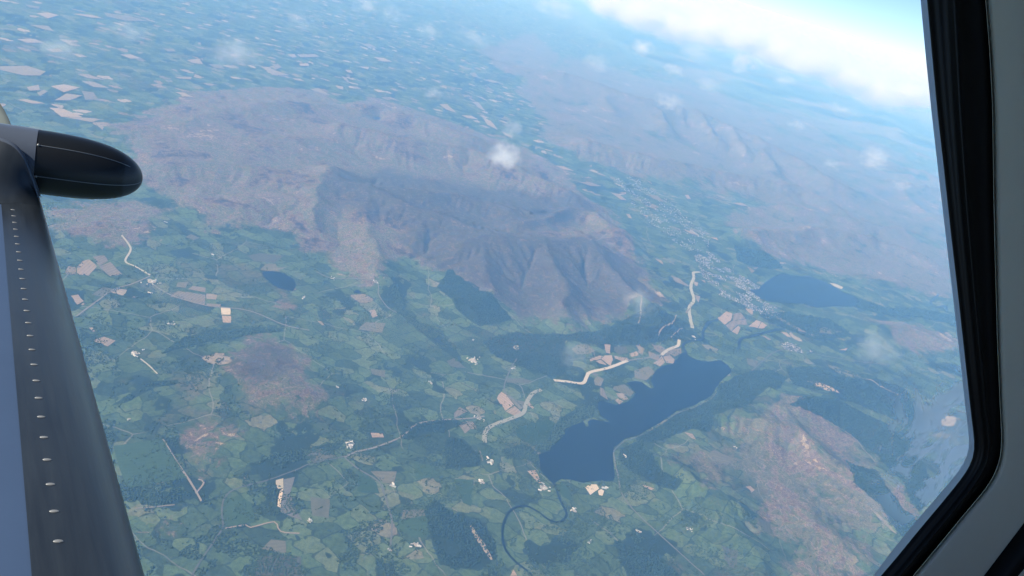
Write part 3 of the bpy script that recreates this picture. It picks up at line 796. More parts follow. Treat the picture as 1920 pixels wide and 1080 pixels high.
# ------------------------------------------------------------------ fields that stand out
F3 = lambda p: Z(840, 600, 3, p)
F4 = lambda p: Z(100, 400, 3, p)
F5 = lambda p: Z(200, 760, 3.375, p)
F6 = lambda p: Z(640, 760, 3.375, p)
F7 = lambda p: Z(1100, 740, 3.176, p)
F8 = lambda p: Z(1240, 420, 3.375, p)
FA = lambda p: Z(0, 0, 2, p)
FB = lambda p: Z(480, 0, 3, p)
FC = lambda p: Z(960, 300, 3, p)
FD = lambda p: Z(560, 560, 4.5, p)
FE = lambda p: Z(960, 560, 4.5, p)
FG = lambda p: Z(860, 230, 4.32, p)
FIELDS = [
    (M_TAN, F3([(275, 440), (300, 405), (325, 420), (372, 478), (322, 512)])), (M_TAN, F3([(326, 516), (374, 484), (418, 524), (375, 540)])), (M_OLIVE, F3([(310, 402), (330, 415), (420, 495), (405, 505), (335, 435)])),
    (M_OLIVE, F3([(380, 450), (430, 460), (425, 495)])), (M_TAN, F3([(450, 455), (485, 495), (475, 500), (445, 475)])),
    (M_TAN, F3([(35, 525), (65, 490), (110, 515), (35, 552)])), (M_TAN, F3([(60, 590), (95, 572), (125, 615), (95, 640)])), (M_TAN, F3([(100, 572), (140, 570), (162, 612), (130, 615)])), (M_PALE, F3([(363, 146), (395, 144), (399, 168), (375, 170)])),
    (M_TAN, FE([(655, 510), (740, 480), (770, 490), (745, 510), (660, 532)])), (M_TAN, FE([(752, 510), (780, 480), (840, 478), (850, 520), (832, 570)])), (M_TAN, FE([(705, 528), (748, 516), (800, 562), (740, 548)])),
    (M_TAN, FE([(778, 385), (830, 390), (828, 465), (795, 458)])), (M_OLIVE, FE([(862, 408), (960, 404), (985, 455), (900, 475), (862, 440)])), (M_TAN, FE([(862, 482), (970, 500), (990, 520), (940, 535), (868, 505)])),
    (M_TAN, FE([(1042, 395), (1075, 388), (1122, 430), (1100, 475), (1062, 452), (1070, 430)])), (M_TAN, FE([(990, 465), (1050, 445), (1075, 480), (1010, 492)])),
    (M_TAN, FE([(1175, 380), (1260, 400), (1295, 430), (1265, 470), (1215, 440)])), (M_TAN, FE([(1150, 445), (1250, 480), (1230, 525), (1160, 500)])), (M_TAN, FE([(1235, 520), (1262, 485), (1290, 540), (1250, 573), (1190, 545)])),
    (M_TAN, FE([(1285, 480), (1340, 430), (1425, 420), (1430, 460), (1370, 490), (1340, 470)])), (M_TAN, FE([(1275, 490), (1330, 475), (1372, 515), (1365, 555), (1300, 540)])),
    (M_OLIVE, FE([(690, 690), (720, 655), (775, 680), (750, 740), (700, 730)])), (M_TAN, FE([(742, 750), (770, 760), (812, 858), (745, 815)])), (M_OLIVE, FE([(860, 740), (950, 725), (1030, 790), (1000, 830), (850, 765)])), (M_TAN, FE([(878, 798), (940, 800), (985, 850), (940, 860), (890, 825)])), (M_TAN, FE([(868, 858), (890, 845), (940, 868), (905, 895)])),
    (M_OLIVE, FE([(1030, 610), (1150, 570), (1205, 625), (1130, 690), (1035, 670)])), (M_OLIVE, FE([(500, 425), (560, 385), (640, 390), (700, 440), (650, 470), (545, 470)])), (M_OLIVE, FE([(670, 625), (735, 640), (700, 660)])),
    (M_TAN, F3([(445, 850), (490, 845), (540, 935), (500, 910)])), (M_PALE, F3([(770, 940), (800, 925), (835, 926), (850, 950), (800, 985)])), (M_PALE, F3([(843, 962), (860, 952), (878, 962), (868, 990), (848, 985)])),
    (M_OLIVE, F3([(330, 330), (420, 330), (475, 345), (430, 358), (330, 352)])),
    (M_TAN, F4([(65, 330), (85, 298), (125, 305), (128, 345), (75, 345)])), (M_TAN, F4([(133, 300), (165, 270), (200, 260), (245, 300), (200, 352), (133, 345)])), (M_TAN, F4([(222, 245), (285, 238), (308, 270), (258, 298)])), (M_TAN, F4([(257, 302), (320, 275), (388, 345), (320, 355)])),
    (M_TAN, F4([(98, 465), (140, 458), (172, 495), (135, 515)])), (M_TAN, F4([(655, 468), (700, 437), (855, 460), (850, 517), (750, 492)])), (M_TAN, F4([(757, 428), (785, 410), (857, 420), (855, 445)])), (M_TAN, F4([(862, 452), (923, 460), (915, 487), (862, 482)])),
    (M_TAN, F4([(862, 508), (942, 514), (938, 525), (862, 518)])), (M_PALE, F4([(942, 532), (995, 535), (995, 572), (945, 570)])), (M_TAN, F4([(948, 576), (1000, 579), (998, 617), (955, 615)])), (M_TAN, F4([(200, 645), (220, 643), (235, 665), (222, 668)])), (M_TAN, F4([(222, 718), (285, 695), (350, 718), (305, 750)])),
    (M_OLIVE, F4([(1090, 240), (1160, 225), (1300, 240), (1240, 280), (1130, 270)])), (M_OLIVE, F4([(1165, 318), (1200, 285), (1250, 285), (1275, 330), (1220, 322)])), (M_OLIVE, F4([(1330, 300), (1240, 330), (1160, 320)])), (M_OLIVE, F4([(745, 135), (775, 118), (825, 140), (790, 152)])),
    (M_OLIVE, F4([(700, 390), (760, 388), (745, 420), (690, 415)])), (M_OLIVE, F4([(215, 460), (275, 415), (340, 430), (280, 470)])),
    (M_PALE, F5([(1070, 475), (1118, 463), (1118, 525), (1085, 530), (1070, 510)])), (M_PALE, F5([(1098, 540), (1118, 528), (1102, 650), (1080, 640), (1085, 590)])), (M_SCREE, F5([(1122, 470), (1190, 455), (1160, 560), (1190, 650), (1240, 730), (1180, 710), (1100, 680), (1112, 580)])),
    (M_OLIVE, F5([(1290, 580), (1410, 595), (1405, 715), (1300, 700)])), (M_OLIVE, F5([(1250, 300), (1350, 275), (1465, 325), (1300, 360)])), (M_OLIVE, F5([(980, 910), (1040, 850), (1130, 860), (1135, 935), (1060, 925)])), (M_OLIVE, F5([(960, 960), (1080, 940), (1230, 960), (1230, 1080), (930, 1080)])),
    (M_OLIVE, F6([(185, 420), (350, 420), (330, 500), (260, 490)])), (M_TAN, F6([(185, 175), (260, 178), (270, 205), (195, 205)])), (M_OLIVE, F6([(390, 665), (520, 660), (530, 700), (380, 725)])), (M_OLIVE, F6([(870, 290), (935, 275), (945, 340), (890, 355)])), (M_TAN, F6([(305, 755), (335, 750), (350, 820), (315, 820)])), (M_TAN, F6([(1068, 1080), (1090, 1040), (1112, 1080)])),
    (M_TAN, F7([(945, 550), (975, 545), (1000, 570), (980, 585)])), (M_TAN, F7([(580, 225), (630, 235), (650, 270), (620, 258)])), (M_TAN, F7([(330, 535), (400, 560), (385, 570), (340, 548)])), (M_OLIVE, F7([(760, 330), (880, 385), (830, 425), (720, 360)])), (M_OLIVE, F7([(800, 900), (900, 930), (890, 1040), (850, 1030)])), (M_OLIVE, F7([(1020, 740), (1090, 760), (1100, 830), (1040, 810)])),
    (M_TAN, F8([(355, 600), (410, 555), (450, 570), (440, 610), (400, 640)])), (M_TAN, F8([(455, 572), (500, 562), (530, 600), (450, 615)])), (M_TAN, F8([(405, 645), (445, 615), (535, 605), (545, 640), (480, 640), (440, 680)])), (M_TAN, F8([(445, 682), (485, 645), (500, 660), (480, 702)])),
    (M_TAN, F8([(550, 650), (600, 610), (630, 620), (610, 660)])), (M_TAN, F8([(612, 662), (635, 622), (668, 645), (640, 664)])), (M_TAN, F8([(540, 270), (565, 280), (590, 300), (570, 312)])), (M_TAN, F8([(570, 280), (612, 275), (600, 288)])), (M_TAN, F8([(60, 325), (110, 345), (160, 390), (90, 370)])),
    (M_TAN, F8([(205, 365), (235, 375), (225, 395), (210, 390)])), (M_TAN, F8([(250, 355), (275, 360), (280, 378)])), (M_TAN, F8([(208, 450), (245, 460), (235, 500), (220, 480)])), (M_TAN, F8([(530, 538), (580, 550), (575, 578), (550, 560)])),
    (M_TAN, F8([(690, 570), (800, 620), (920, 690), (870, 680), (750, 610)])), (M_TAN, F8([(755, 685), (790, 690), (820, 720), (795, 715)])), (M_TAN, F8([(915, 695), (1000, 705), (960, 712)])), (M_TAN, F8([(920, 995), (1000, 1005), (1130, 1075), (1060, 1060), (980, 1030)])), (M_TAN, F8([(635, 708), (660, 712), (695, 735), (675, 735)])), (M_PALE, F8([(1062, 375), (1100, 380), (1150, 402), (1140, 415), (1090, 395)])),
    (M_OLIVE, F8([(540, 850), (620, 870), (590, 905), (545, 890)])), (M_OLIVE, F8([(1010, 650), (1140, 685), (1080, 700), (1000, 690)])), (M_TAN, F8([(200, 510), (160, 570), (150, 560)])), (M_OLIVE, F8([(1050, 890), (1200, 940), (1290, 985), (1180, 980)])),
    (M_TAN, F8([(1120, 800), (1180, 785), (1165, 803)])),
    (M_TANF, FA([(0, 250), (100, 248), (172, 270), (150, 285), (90, 285), (0, 264)])), (M_TANF, FA([(185, 405), (240, 410), (310, 442), (230, 440)])), (M_TANF, FA([(245, 441), (315, 443), (390, 450), (345, 460)])), (M_TANF, FA([(364, 464), (390, 478), (385, 490), (368, 476)])), (M_TANF, FA([(270, 55), (340, 58), (390, 72), (340, 68)])), (M_TANF, FA([(390, 50), (480, 62), (560, 82), (470, 80), (400, 64)])),
    (M_TANF, FA([(190, 325), (240, 318), (300, 330), (240, 348)])), (M_TANF, FA([(205, 378), (250, 352), (310, 360), (260, 378)])), (M_TANF, FA([(305, 342), (350, 348), (370, 376), (320, 376)])), (M_TANF, FA([(290, 280), (330, 280), (395, 302), (330, 295)])), (M_TANF, FA([(305, 305), (350, 308), (410, 332), (350, 328)])), (M_TANF, FA([(100, 328), (145, 320), (150, 340), (110, 342)])), (M_TANF, FA([(138, 350), (165, 338), (180, 345), (150, 362)])),
    (M_TANF, FA([(65, 376), (100, 374), (170, 390), (120, 390)])), (M_TANF, FA([(135, 52), (180, 50), (222, 60), (180, 72)])), (M_TANF, FA([(95, 20), (150, 28), (145, 36), (110, 30)])), (M_TANF, FA([(110, 95), (180, 100), (205, 122), (160, 112)])), (M_TANF, FA([(62, 148), (130, 148), (165, 162), (100, 162)])), (M_TANF, FA([(170, 186), (220, 184), (240, 196), (200, 198)])), (M_TANF, FA([(450, 206), (490, 206), (530, 220), (490, 222)])), (M_TANF, FA([(700, 228), (745, 222), (762, 244), (720, 238)])), (M_TANF, FA([(780, 242), (825, 246), (845, 262), (805, 258)])), (M_TANF, FA([(612, 185), (650, 185), (660, 196), (630, 196)])), (M_TANF, FA([(655, 346), (690, 350), (730, 368), (690, 362)])), (M_TANF, FA([(655, 290), (720, 290), (715, 300), (670, 296)])), (M_TANF, FA([(636, 260), (660, 262), (670, 274)])),
    (M_TANF, FB([(175, 310), (215, 308), (230, 325), (205, 328)])), (M_TANF, FB([(228, 310), (330, 308), (358, 322), (250, 326)])), (M_TANF, FB([(25, 378), (60, 382), (190, 428), (90, 425)])), (M_TANF, FB([(75, 378), (120, 362), (145, 382), (110, 396)])), (M_TANF, FB([(240, 362), (290, 360), (300, 375), (250, 374)])), (M_TANF, FB([(300, 503), (350, 498), (420, 540), (370, 528)])), (M_TANF, FB([(160, 75), (220, 85), (285, 115), (230, 112)])),
    (M_TANF, FB([(590, 250), (640, 250), (680, 275), (630, 268)])), (M_TANF, FB([(660, 325), (720, 330), (768, 352), (710, 348)])), (M_TANF, FB([(575, 378), (635, 380), (630, 394)])), (M_TANF, FB([(500, 396), (530, 398), (545, 416), (515, 410)])), (M_TANF, FB([(480, 432), (505, 440), (525, 464), (500, 456)])), (M_TANF, FB([(445, 484), (490, 492), (490, 508), (460, 500)])), (M_TANF, FB([(1030, 590), (1075, 590), (1130, 640), (1070, 620)])), (M_TANF, FB([(1155, 652), (1210, 655), (1250, 675), (1190, 668)])), (M_TANF, FB([(1270, 660), (1320, 685), (1360, 735), (1300, 705)])), (M_TANF, FB([(1380, 740), (1440, 770), (1440, 780), (1400, 765)])), (M_TANF, FB([(1215, 575), (1250, 580), (1290, 630), (1250, 610)])), (M_TANF, FB([(1230, 540), (1270, 550), (1310, 580)])), (M_TANF, FB([(1160, 535), (1200, 538), (1205, 548), (1170, 550)])), (M_TANF, FB([(1270, 450), (1320, 452), (1380, 470), (1330, 468)])), (M_TANF, FB([(1200, 415), (1230, 410), (1255, 440), (1220, 435)])), (M_TANF, FB([(980, 445), (1040, 465), (1030, 470)])),
    (M_TAN, FC([(245, 35), (290, 38), (350, 65), (290, 55)])), (M_TAN, FC([(400, 105), (430, 95), (450, 105)])), (M_TAN, FC([(370, 125), (440, 130), (505, 150), (440, 148)])), (M_TAN, FC([(555, 185), (600, 195), (645, 230), (610, 225)])), (M_TAN, FC([(600, 185), (640, 185), (640, 195)])), (M_TAN, FC([(760, 195), (820, 205), (855, 240), (800, 222)])), (M_TAN, FC([(970, 200), (990, 198), (1005, 222), (985, 220)])), (M_TAN, FC([(640, 305), (660, 308), (675, 332), (655, 328)])), (M_TAN, FC([(730, 308), (765, 315), (760, 325)])), (M_TAN, FC([(900, 382), (940, 388), (950, 402)])), (M_TAN, FC([(960, 392), (1010, 405), (1040, 425), (1000, 415)])), (M_TAN, FC([(1115, 438), (1150, 440), (1160, 455)])), (M_TAN, FC([(1235, 245), (1290, 245), (1330, 265), (1280, 258)])), (M_TAN, FC([(800, 735), (830, 745), (875, 785), (830, 775)])), (M_TAN, FC([(890, 655), (940, 670), (1000, 715), (950, 700)])), (M_TAN, FC([(800, 555), (840, 570), (850, 592)])), (M_TAN, FC([(1310, 835), (1350, 845), (1355, 870)])),
    (M_OLIVE, FD([(505, 265), (560, 200), (735, 210), (705, 290)])), (M_OLIVE, FD([(605, 595), (730, 610), (730, 670), (620, 640)])), (M_TAN, FD([(595, 105), (640, 95), (665, 150), (620, 165)])), (M_OLIVE, FD([(1250, 530), (1310, 505), (1415, 590), (1290, 580)])), (M_TAN, FD([(155, 190), (190, 195), (218, 232), (190, 222)])),
    (M_GREEN, F6([(465, 360), (560, 380), (640, 450), (470, 470)])), (M_GREEN, F6([(370, 730), (540, 700), (550, 830), (460, 840), (350, 780)])), (M_GREEN, F6([(110, 420), (220, 490), (240, 560), (100, 545)])), (M_GREEN, F6([(1360, 510), (1410, 490), (1470, 620), (1400, 580)])), (M_GREEN, F3([(180, 730), (235, 720), (245, 790), (200, 800)])), (M_GREEN, F5([(40, 260), (350, 215), (510, 460), (240, 510), (120, 520)])), (M_GREEN, F5([(745, 600), (840, 570), (910, 620), (940, 740), (750, 770)])), (M_GREEN, F6([(710, 470), (835, 470), (820, 640), (770, 620)])), (M_GREEN, F3([(380, 610), (560, 560), (600, 580), (560, 680), (480, 710), (390, 660)])),
]
for i, (mt, pts) in enumerate(FIELDS):
    P = ground(pts)
    r = float(np.hypot(*P.mean(0)))
    P = wobble(P, 5 if r < 20000 else 12, 80 if r < 20000 else 300, 900 + i)
    o = sheet('field', P, mt, lift=(3.5 if r < 15000 else 7.0 if r < 25000 else 16.0) + 0.05 * i * (r / 15000), cell=60 if r < 20000 else 400)
    tag(o, kind='structure')

# ------------------------------------------------------------------ woods
_OV = np.array([(1, 0, 0), (-1, 0, 0), (0, 1, 0), (0, -1, 0), (0, 0, 1.0), (0.15, -0.1, -0.6)])
_OF = np.array([(0, 2, 4), (2, 1, 4), (1, 3, 4), (3, 0, 4), (2, 0, 5), (1, 2, 5), (3, 1, 5), (0, 3, 5)])
def canopy(name, xy, rad, mat, rs):
    n = len(xy)
    a = rs.uniform(0, 6.28, n)
    r = rad * rs.uniform(0.6, 1.35, n)
    s = rs.uniform(0.9, 1.5, n)
    V = np.repeat(_OV[None], n, 0) * (1 + rs.uniform(-0.28, 0.28, (n, 6, 1)))
    x = V[..., 0] * np.cos(a)[:, None] - V[..., 1] * np.sin(a)[:, None]
    y = V[..., 0] * np.sin(a)[:, None] + V[..., 1] * np.cos(a)[:, None]
    z = height(xy[:, 0], xy[:, 1]) + 0.45 * r * s
    W = np.stack([xy[:, :1] + x * r[:, None], xy[:, 1:] + y * r[:, None], z[:, None] + V[..., 2] * (r * s)[:, None] - ALT], -1)
    Fs = (_OF[None] + (np.arange(n) * 6)[:, None, None]).reshape(-1, 3)
    me = mesh_arrays(name, W.reshape(-1, 3), Fs)
    at = me.attributes.new('tone', 'FLOAT', 'POINT')
    at.data.foreach_set('value', np.repeat(rs.uniform(0, 1, n), 6).astype(np.float32))
    return link_mesh(name, me, mat)

def foliage_material(name, a, b):
    t = NT(name)
    c = t.ramp(t.attr('tone'), [(0, a), (0.7, tuple((p + q) / 2 for p, q in zip(a, b))), (1, b)])
    t.l(c, t.b.inputs['Base Color'])
    t.b.inputs['Roughness'].default_value = 0.9
    t.b.inputs['Specular IOR Level'].default_value = 0.15
    return t.m
M_CON = foliage_material('conifer_foliage', (0.014, 0.028, 0.016), (0.030, 0.052, 0.026))
M_BRD = foliage_material('broadleaf_foliage', (0.022, 0.040, 0.016), (0.048, 0.075, 0.030))

rs = np.random.RandomState(3)
for i, (lab, P) in enumerate(WG):
    lo, hi = P.min(0), P.max(0)
    area = (hi - lo).prod()
    r = float(np.hypot(*P.mean(0)))
    sp = 17.0 * max(1.0, r / 11000)
    n = int(min(26000, area / (sp * sp)))
    xy = rs.uniform(lo, hi, (n, 2))
    jx = (fbm(xy[:, 0] / 160, xy[:, 1] / 160, 3, 701) - 0.5) * 200
    jy = (fbm(xy[:, 0] / 160, xy[:, 1] / 160, 3, 751) - 0.5) * 200
    k = inside(xy[:, 0] + jx, xy[:, 1] + jy, P) & (fbm(xy[:, 0] / 240, xy[:, 1] / 240, 3, 801) > 0.33)
    xy = xy[k]
    if len(xy) < 8: continue
    o = canopy('woodland', xy, sp * 0.62, M_CON if i not in (6, 12, 13, 14, 16, 17) else M_BRD, rs)
    tag(o, lab, kind='stuff')

# hedgerow and field trees of the vale: far too many and too small to tell apart
n = 260000
pp = np.column_stack([rs.uniform(60, 1840, n), rs.uniform(380, 1100, n)])
xy = at_plane(pp, 60)
d_ = fbm(xy[:, 0] / 420, xy[:, 1] / 420, 4, 611, 0.6)
ln_ = np.abs(fbm(xy[:, 0] / 800, xy[:, 1] / 800, 3, 633) - 0.5)
ln2 = np.abs(fbm(xy[:, 0] / 500 + 9, xy[:, 1] / 500, 2, 655) - 0.5)
keep = ((ln_ < 0.010) | (ln2 < 0.008) | (d_ > 0.60)) & (rs.uniform(0, 1, n) < 0.75)
for P in LAKES_G:
    keep &= ~inside(xy[:, 0], xy[:, 1], P)
mo = np.zeros(n)
for P in MG: mo = np.maximum(mo, inside(xy[:, 0], xy[:, 1], P))
keep &= (mo < 0.5) | (rs.uniform(0, 1, n) < 0.06)
fg = np.zeros(n, bool)
xy = xy[keep]
hh = height(xy[:, 0], xy[:, 1]); xy = xy[hh < 240]
xy = xy[:56000]
o = canopy('hedgerow_trees', xy, 9.0, M_BRD, rs)
tag(o, 'dark dotted trees and hedges scattered over the green vale', kind='stuff')

# ------------------------------------------------------------------ farms and villages
M_WALL = patch_material('whitewash_wall', (0.48, 0.46, 0.43), 0.1, 40)
M_SLATE = patch_material('slate_roof', (0.30, 0.30, 0.31), 0.25, 60)
M_SHED = patch_material('pale_sheet_roof', (0.40, 0.39, 0.38), 0.12, 60)

def house_meshes(L, Wd, H, rise):
    x, y = L / 2, Wd / 2
    V = [(-x, -y, -3), (x, -y, -3), (x, y, -3), (-x, y, -3), (-x, -y, H), (x, -y, H), (x, y, H), (-x, y, H), (-x, 0, H + rise), (x, 0, H + rise)]
    me = bpy.data.meshes.new('wall')
    me.from_pydata(V, [], [(0, 1, 5, 4), (2, 3, 7, 6), (1, 2, 6, 9, 5), (3, 0, 4, 8, 7), (0, 3, 2, 1)])
    e, th = 0.7, 0.35
    k = rise / y
    RV = []
    for zz in (0.05, th):
        RV += [(-x - e, -y - e, H - e * k + zz), (x + e, -y - e, H - e * k + zz), (x + e, 0, H + rise + zz), (-x - e, 0, H + rise + zz), (x + e, y + e, H - e * k + zz), (-x - e, y + e, H - e * k + zz)]
    rm = bpy.data.meshes.new('roof')
    rm.from_pydata(RV, [], [(6, 7, 8, 9), (9, 8, 10, 11), (1, 0, 3, 2), (2, 3, 5, 4), (0, 1, 7, 6), (4, 5, 11, 10), (0, 6, 9, 3), (3, 9, 11, 5), (1, 2, 8, 7), (2, 4, 10, 8)])
    return me, rm
HOUSES = []
for (L, Wd, H, rise, nm, rmat) in ((16, 9, 6, 3.5, 'farmhouse', M_SLATE), (34, 16, 6, 3.2, 'barn', M_SHED), (26, 12, 5, 3, 'barn', M_SLATE), (48, 22, 7, 3.5, 'farm_shed', M_SHED)):
    w_, r_ = house_meshes(L, Wd, H, rise)
    w_.materials.append(M_WALL); r_.materials.append(rmat)
    HOUSES.append((nm, w_, r_))

HAMLETS = [  # where, spread in metres, how many, label of its buildings
    (655, 836, 75, 11, 'in the white farm cluster where the left road meets two lanes'),
    (285, 528, 110, 14, 'in the village below the moor at the left'),
    (282, 549, 30, 3, 'just below the village at the left'),
    (735, 911, 40, 5, 'at the lone farm beside the olive field'),
    (780, 1022, 55, 6, 'at the farm on the dark plantation edge'),
    (732, 1032, 28, 3, 'at the small steading left of the plantation farm'),
    (252, 662, 75, 7, 'at the farm left of the heather hill'),
    (320, 608, 50, 5, 'at the farm above the dark tree belt at the left'),
    (886, 676, 120, 14, 'in the village north of the long lake'),
    (962, 690, 60, 5, 'by the lane above the white road'),
    (918, 866, 70, 8, 'at the hamlet below the end of the white road'),
    (902, 905, 60, 6, 'in the wood-edge hamlet north of the river loop'),
    (1018, 915, 85, 12, 'in the hamlet beside the lake foot'),
    (1132, 915, 45, 4, 'behind the pale sand patch at the lake foot'),
    (1077, 958, 50, 5, 'by the river bend below the lake foot'),
    (1105, 1016, 30, 3, 'at the farm alone right of the river loop'),
    (1198, 998, 30, 3, 'at the farm under the hill road'),
    (704, 528, 45, 4, 'at the farm under the mossy nose of the fell'),
    (622, 522, 50, 4, 'at the farm between the tarn and the fell'),
    (570, 557, 36, 3, 'at the steading just below the tarn'),
    (683, 749, 38, 4, 'at the white farm right of the heather hill'),
    (632, 727, 30, 3, 'at the small white farm on the heather hill edge'),
    (808, 719, 32, 3, 'at the farm alone among green fields left of the village'),
    (888, 637, 30, 3, 'at the farm on the slope above the village'),
    (898, 785, 65, 6, 'at the farms beside the tan fields and the white road'),
    (243, 786, 26, 2, 'at the farm beside the wing'),
    (310, 417, 30, 3, 'at the farm on the moor edge below the pod'),
    (398, 478, 34, 3, 'at the farm by the beck below the fells'),
    (578, 977, 30, 3, 'at the yard below the quarry strip'),
    (1172, 856, 26, 2, 'at the house in the dark wood by the lake'),
    (1300, 632, 60, 5, 'at the end of the pale winding road by the lake head'),
    (1376, 838, 30, 3, 'at the hill farm on the right slope'),
    (1292, 993, 60, 4, 'in the scattered hamlet under the right hills'),
]
_hi = 0
for (px, py, spread, cnt, where) in HAMLETS:
    c = ground([(px, py)])[0]
    r_ = float(np.hypot(*c))
    th0 = rs.uniform(0, 3.14)
    # trodden yard
    k = 11
    rad = spread * 0.8 * rs.uniform(0.55, 1.15, k)
    P = np.array([c + rad[q] * np.array([math.cos(q * 6.283 / k), 0.7 * math.sin(q * 6.283 / k)]) for q in range(k)])
    o = sheet('farm_yard', wobble(P, 4, 40, _hi), M_YARD, lift=6.5, cell=50)
    tag(o, kind='structure')
    for q in range(cnt):
        p = c + rs.normal(0, spread * 0.55, 2)
        nm, wm, rm = HOUSES[int(rs.choice(4, p=[0.35, 0.25, 0.2, 0.2]))]
        w_ = bpy.data.objects.new(nm, None)
        COL.objects.link(w_)
        h0 = float(height(np.array([p[0]]), np.array([p[1]]))[0])
        w_.location = (p[0], p[1], h0 - ALT + 5.5)
        w_.rotation_euler = (0, 0, th0 + rs.choice([0, 1.571]) + rs.normal(0, 0.15))
        w_.empty_display_size = 5
        a_ = bpy.data.objects.new('wall', wm); b_ = bpy.data.objects.new('roof', rm)
        for ch in (a_, b_):
            COL.objects.link(ch); ch.parent = w_
        kind_ = {'farmhouse': 'slate roofed farmhouse', 'barn': 'long barn', 'farm_shed': 'big pale farm shed'}[nm]
        tag(w_, f'{kind_} {where}', {'farmhouse': 'house', 'barn': 'barn', 'farm_shed': 'shed'}[nm], f'{kind_}s {where}')
    _hi += 1

# the town: roofs that merge into one pale speckle
def town(name, outline, n, label):
    P = ground(outline)
    lo, hi = P.min(0), P.max(0)
    xy = rs.uniform(lo, hi, (n, 2))
    xy = xy[inside(xy[:, 0], xy[:, 1], P) & (fbm(xy[:, 0] / 260, xy[:, 1] / 260, 3, 881) > 0.46)]
    m = len(xy)
    z = height(xy[:, 0], xy[:, 1]) - ALT + 5
    a = rs.choice([0.3, 1.87, 1.0, 2.57], m) + rs.normal(0, 0.2, m)
    L = rs.uniform(10, 26, m); W = rs.uniform(8, 13, m); H = rs.uniform(5, 9, m)
    base = np.array([(-1, -1, -2), (1, -1, -2), (1, 1, -2), (-1, 1, -2), (-1, -1, 1), (1, -1, 1), (1, 1, 1), (-1, 1, 1), (-1, 0, 1.6), (1, 0, 1.6)], float)
    V = np.repeat(base[None], m, 0)
    X = V[..., 0] * L[:, None] / 2; Y = V[..., 1] * W[:, None] / 2
    Wd = np.stack([xy[:, :1] + X * np.cos(a)[:, None] - Y * np.sin(a)[:, None], xy[:, 1:] + X * np.sin(a)[:, None] + Y * np.cos(a)[:, None], z[:, None] + V[..., 2] * H[:, None]], -1)
    F = np.array([(0, 1, 5, 4), (2, 3, 7, 6), (4, 5, 9, 8), (6, 7, 8, 9), (1, 2, 6, 5), (3, 0, 4, 7), (5, 6, 9, 9), (7, 4, 8, 8)])[:6]
    me = mesh_arrays(name, Wd.reshape(-1, 3), (F[None] + (np.arange(m) * 10)[:, None, None]).reshape(-1, 4))
    at = me.attributes.new('tone', 'FLOAT', 'POINT')
    at.data.foreach_set('value', np.repeat(rs.uniform(0, 1, m), 10).astype(np.float32))
    t = NT(name + '_roofs')
    t.l(t.ramp(t.attr('tone'), [(0, (0.05, 0.052, 0.055)), (0.55, (0.10, 0.095, 0.095)), (1, (0.34, 0.32, 0.30))]), t.b.inputs['Base Color'])
    t.b.inputs['Roughness'].default_value = 0.8
    o = link_mesh(name, me, t.m)
    tag(o, label, kind='stuff')
town('town_houses', [(1300, 480), (1330, 470), (1360, 500), (1395, 520), (1425, 540), (1425, 560), (1470, 585), (1440, 600), (1390, 570), (1350, 555), (1318, 520)], 9000, 'pale speckle of town roofs between the fell foot and the far lake')
town('valley_houses', [(1150, 335), (1190, 330), (1260, 380), (1330, 440), (1330, 475), (1290, 470), (1230, 430), (1180, 380)], 5000, 'thin scatter of pale roofs up the valley beyond the town')
town('village_houses', Z(1240, 420, 3.375, [(740, 760), (800, 750), (880, 770), (960, 810), (900, 820), (800, 800)]), 700, 'pale speckle of village roofs on the flat ground by the far lake')

# ------------------------------------------------------------------ clouds
def cloud_material(i, dens, seed, freq, cover, aniso=0.35):
    t = NT(f'cloud_vapour_{i}')
    t.t.nodes.remove(t.b)
    tc = t.n('TexCoord')
    ln = t.n('VectorMath', operation='LENGTH'); t.l(tc.outputs['Object'], ln.inputs[0])
    off = t.n('VectorMath', operation='ADD'); t.l(tc.outputs['Object'], off.inputs[0]); off.inputs[1].default_value = (seed * 7.3, seed * 3.1, seed * 1.7)
    nz = t.noise(off.outputs[0], freq, 4.0, 0.62).outputs[0]
    f = t.math('SUBTRACT', t.math('ADD', t.math('MULTIPLY', nz, 1.9), cover), ln.outputs['Value'])
    f = t.math('MULTIPLY', t.step(f, 0.0, 1.0), t.math('SUBTRACT', 1.0, t.step(ln.outputs['Value'], 0.35, 0.9)))
    pv = t.n('VolumePrincipled')
    pv.inputs['Color'].default_value = (0.98, 0.98, 0.98, 1)
    pv.inputs['Absorption Color'].default_value = (1, 1, 1, 1)
    pv.inputs['Anisotropy'].default_value = aniso
    t.l(t.math('MULTIPLY', f, dens), pv.inputs['Density'])
    t.l(pv.outputs[0], t.out.inputs['Volume'])
    return t.m

def cloud_mesh(seed):
    bm = bmesh.new()
    bmesh.ops.create_icosphere(bm, subdivisions=3, radius=1.0)
    r_ = np.random.RandomState(seed)
    ph = r_.uniform(0, 6.28, 6)
    for v in bm.verts:
        c = v.co
        k = 1 + 0.10 * math.sin(3 * c.x + ph[0]) + 0.10 * math.sin(4 * c.y + ph[1]) + 0.06 * math.sin(6 * c.z + ph[2] + 3 * c.x)
        v.co = c * k
    me = bpy.data.meshes.new('cloud')
    bm.to_mesh(me); bm.free()
    return me

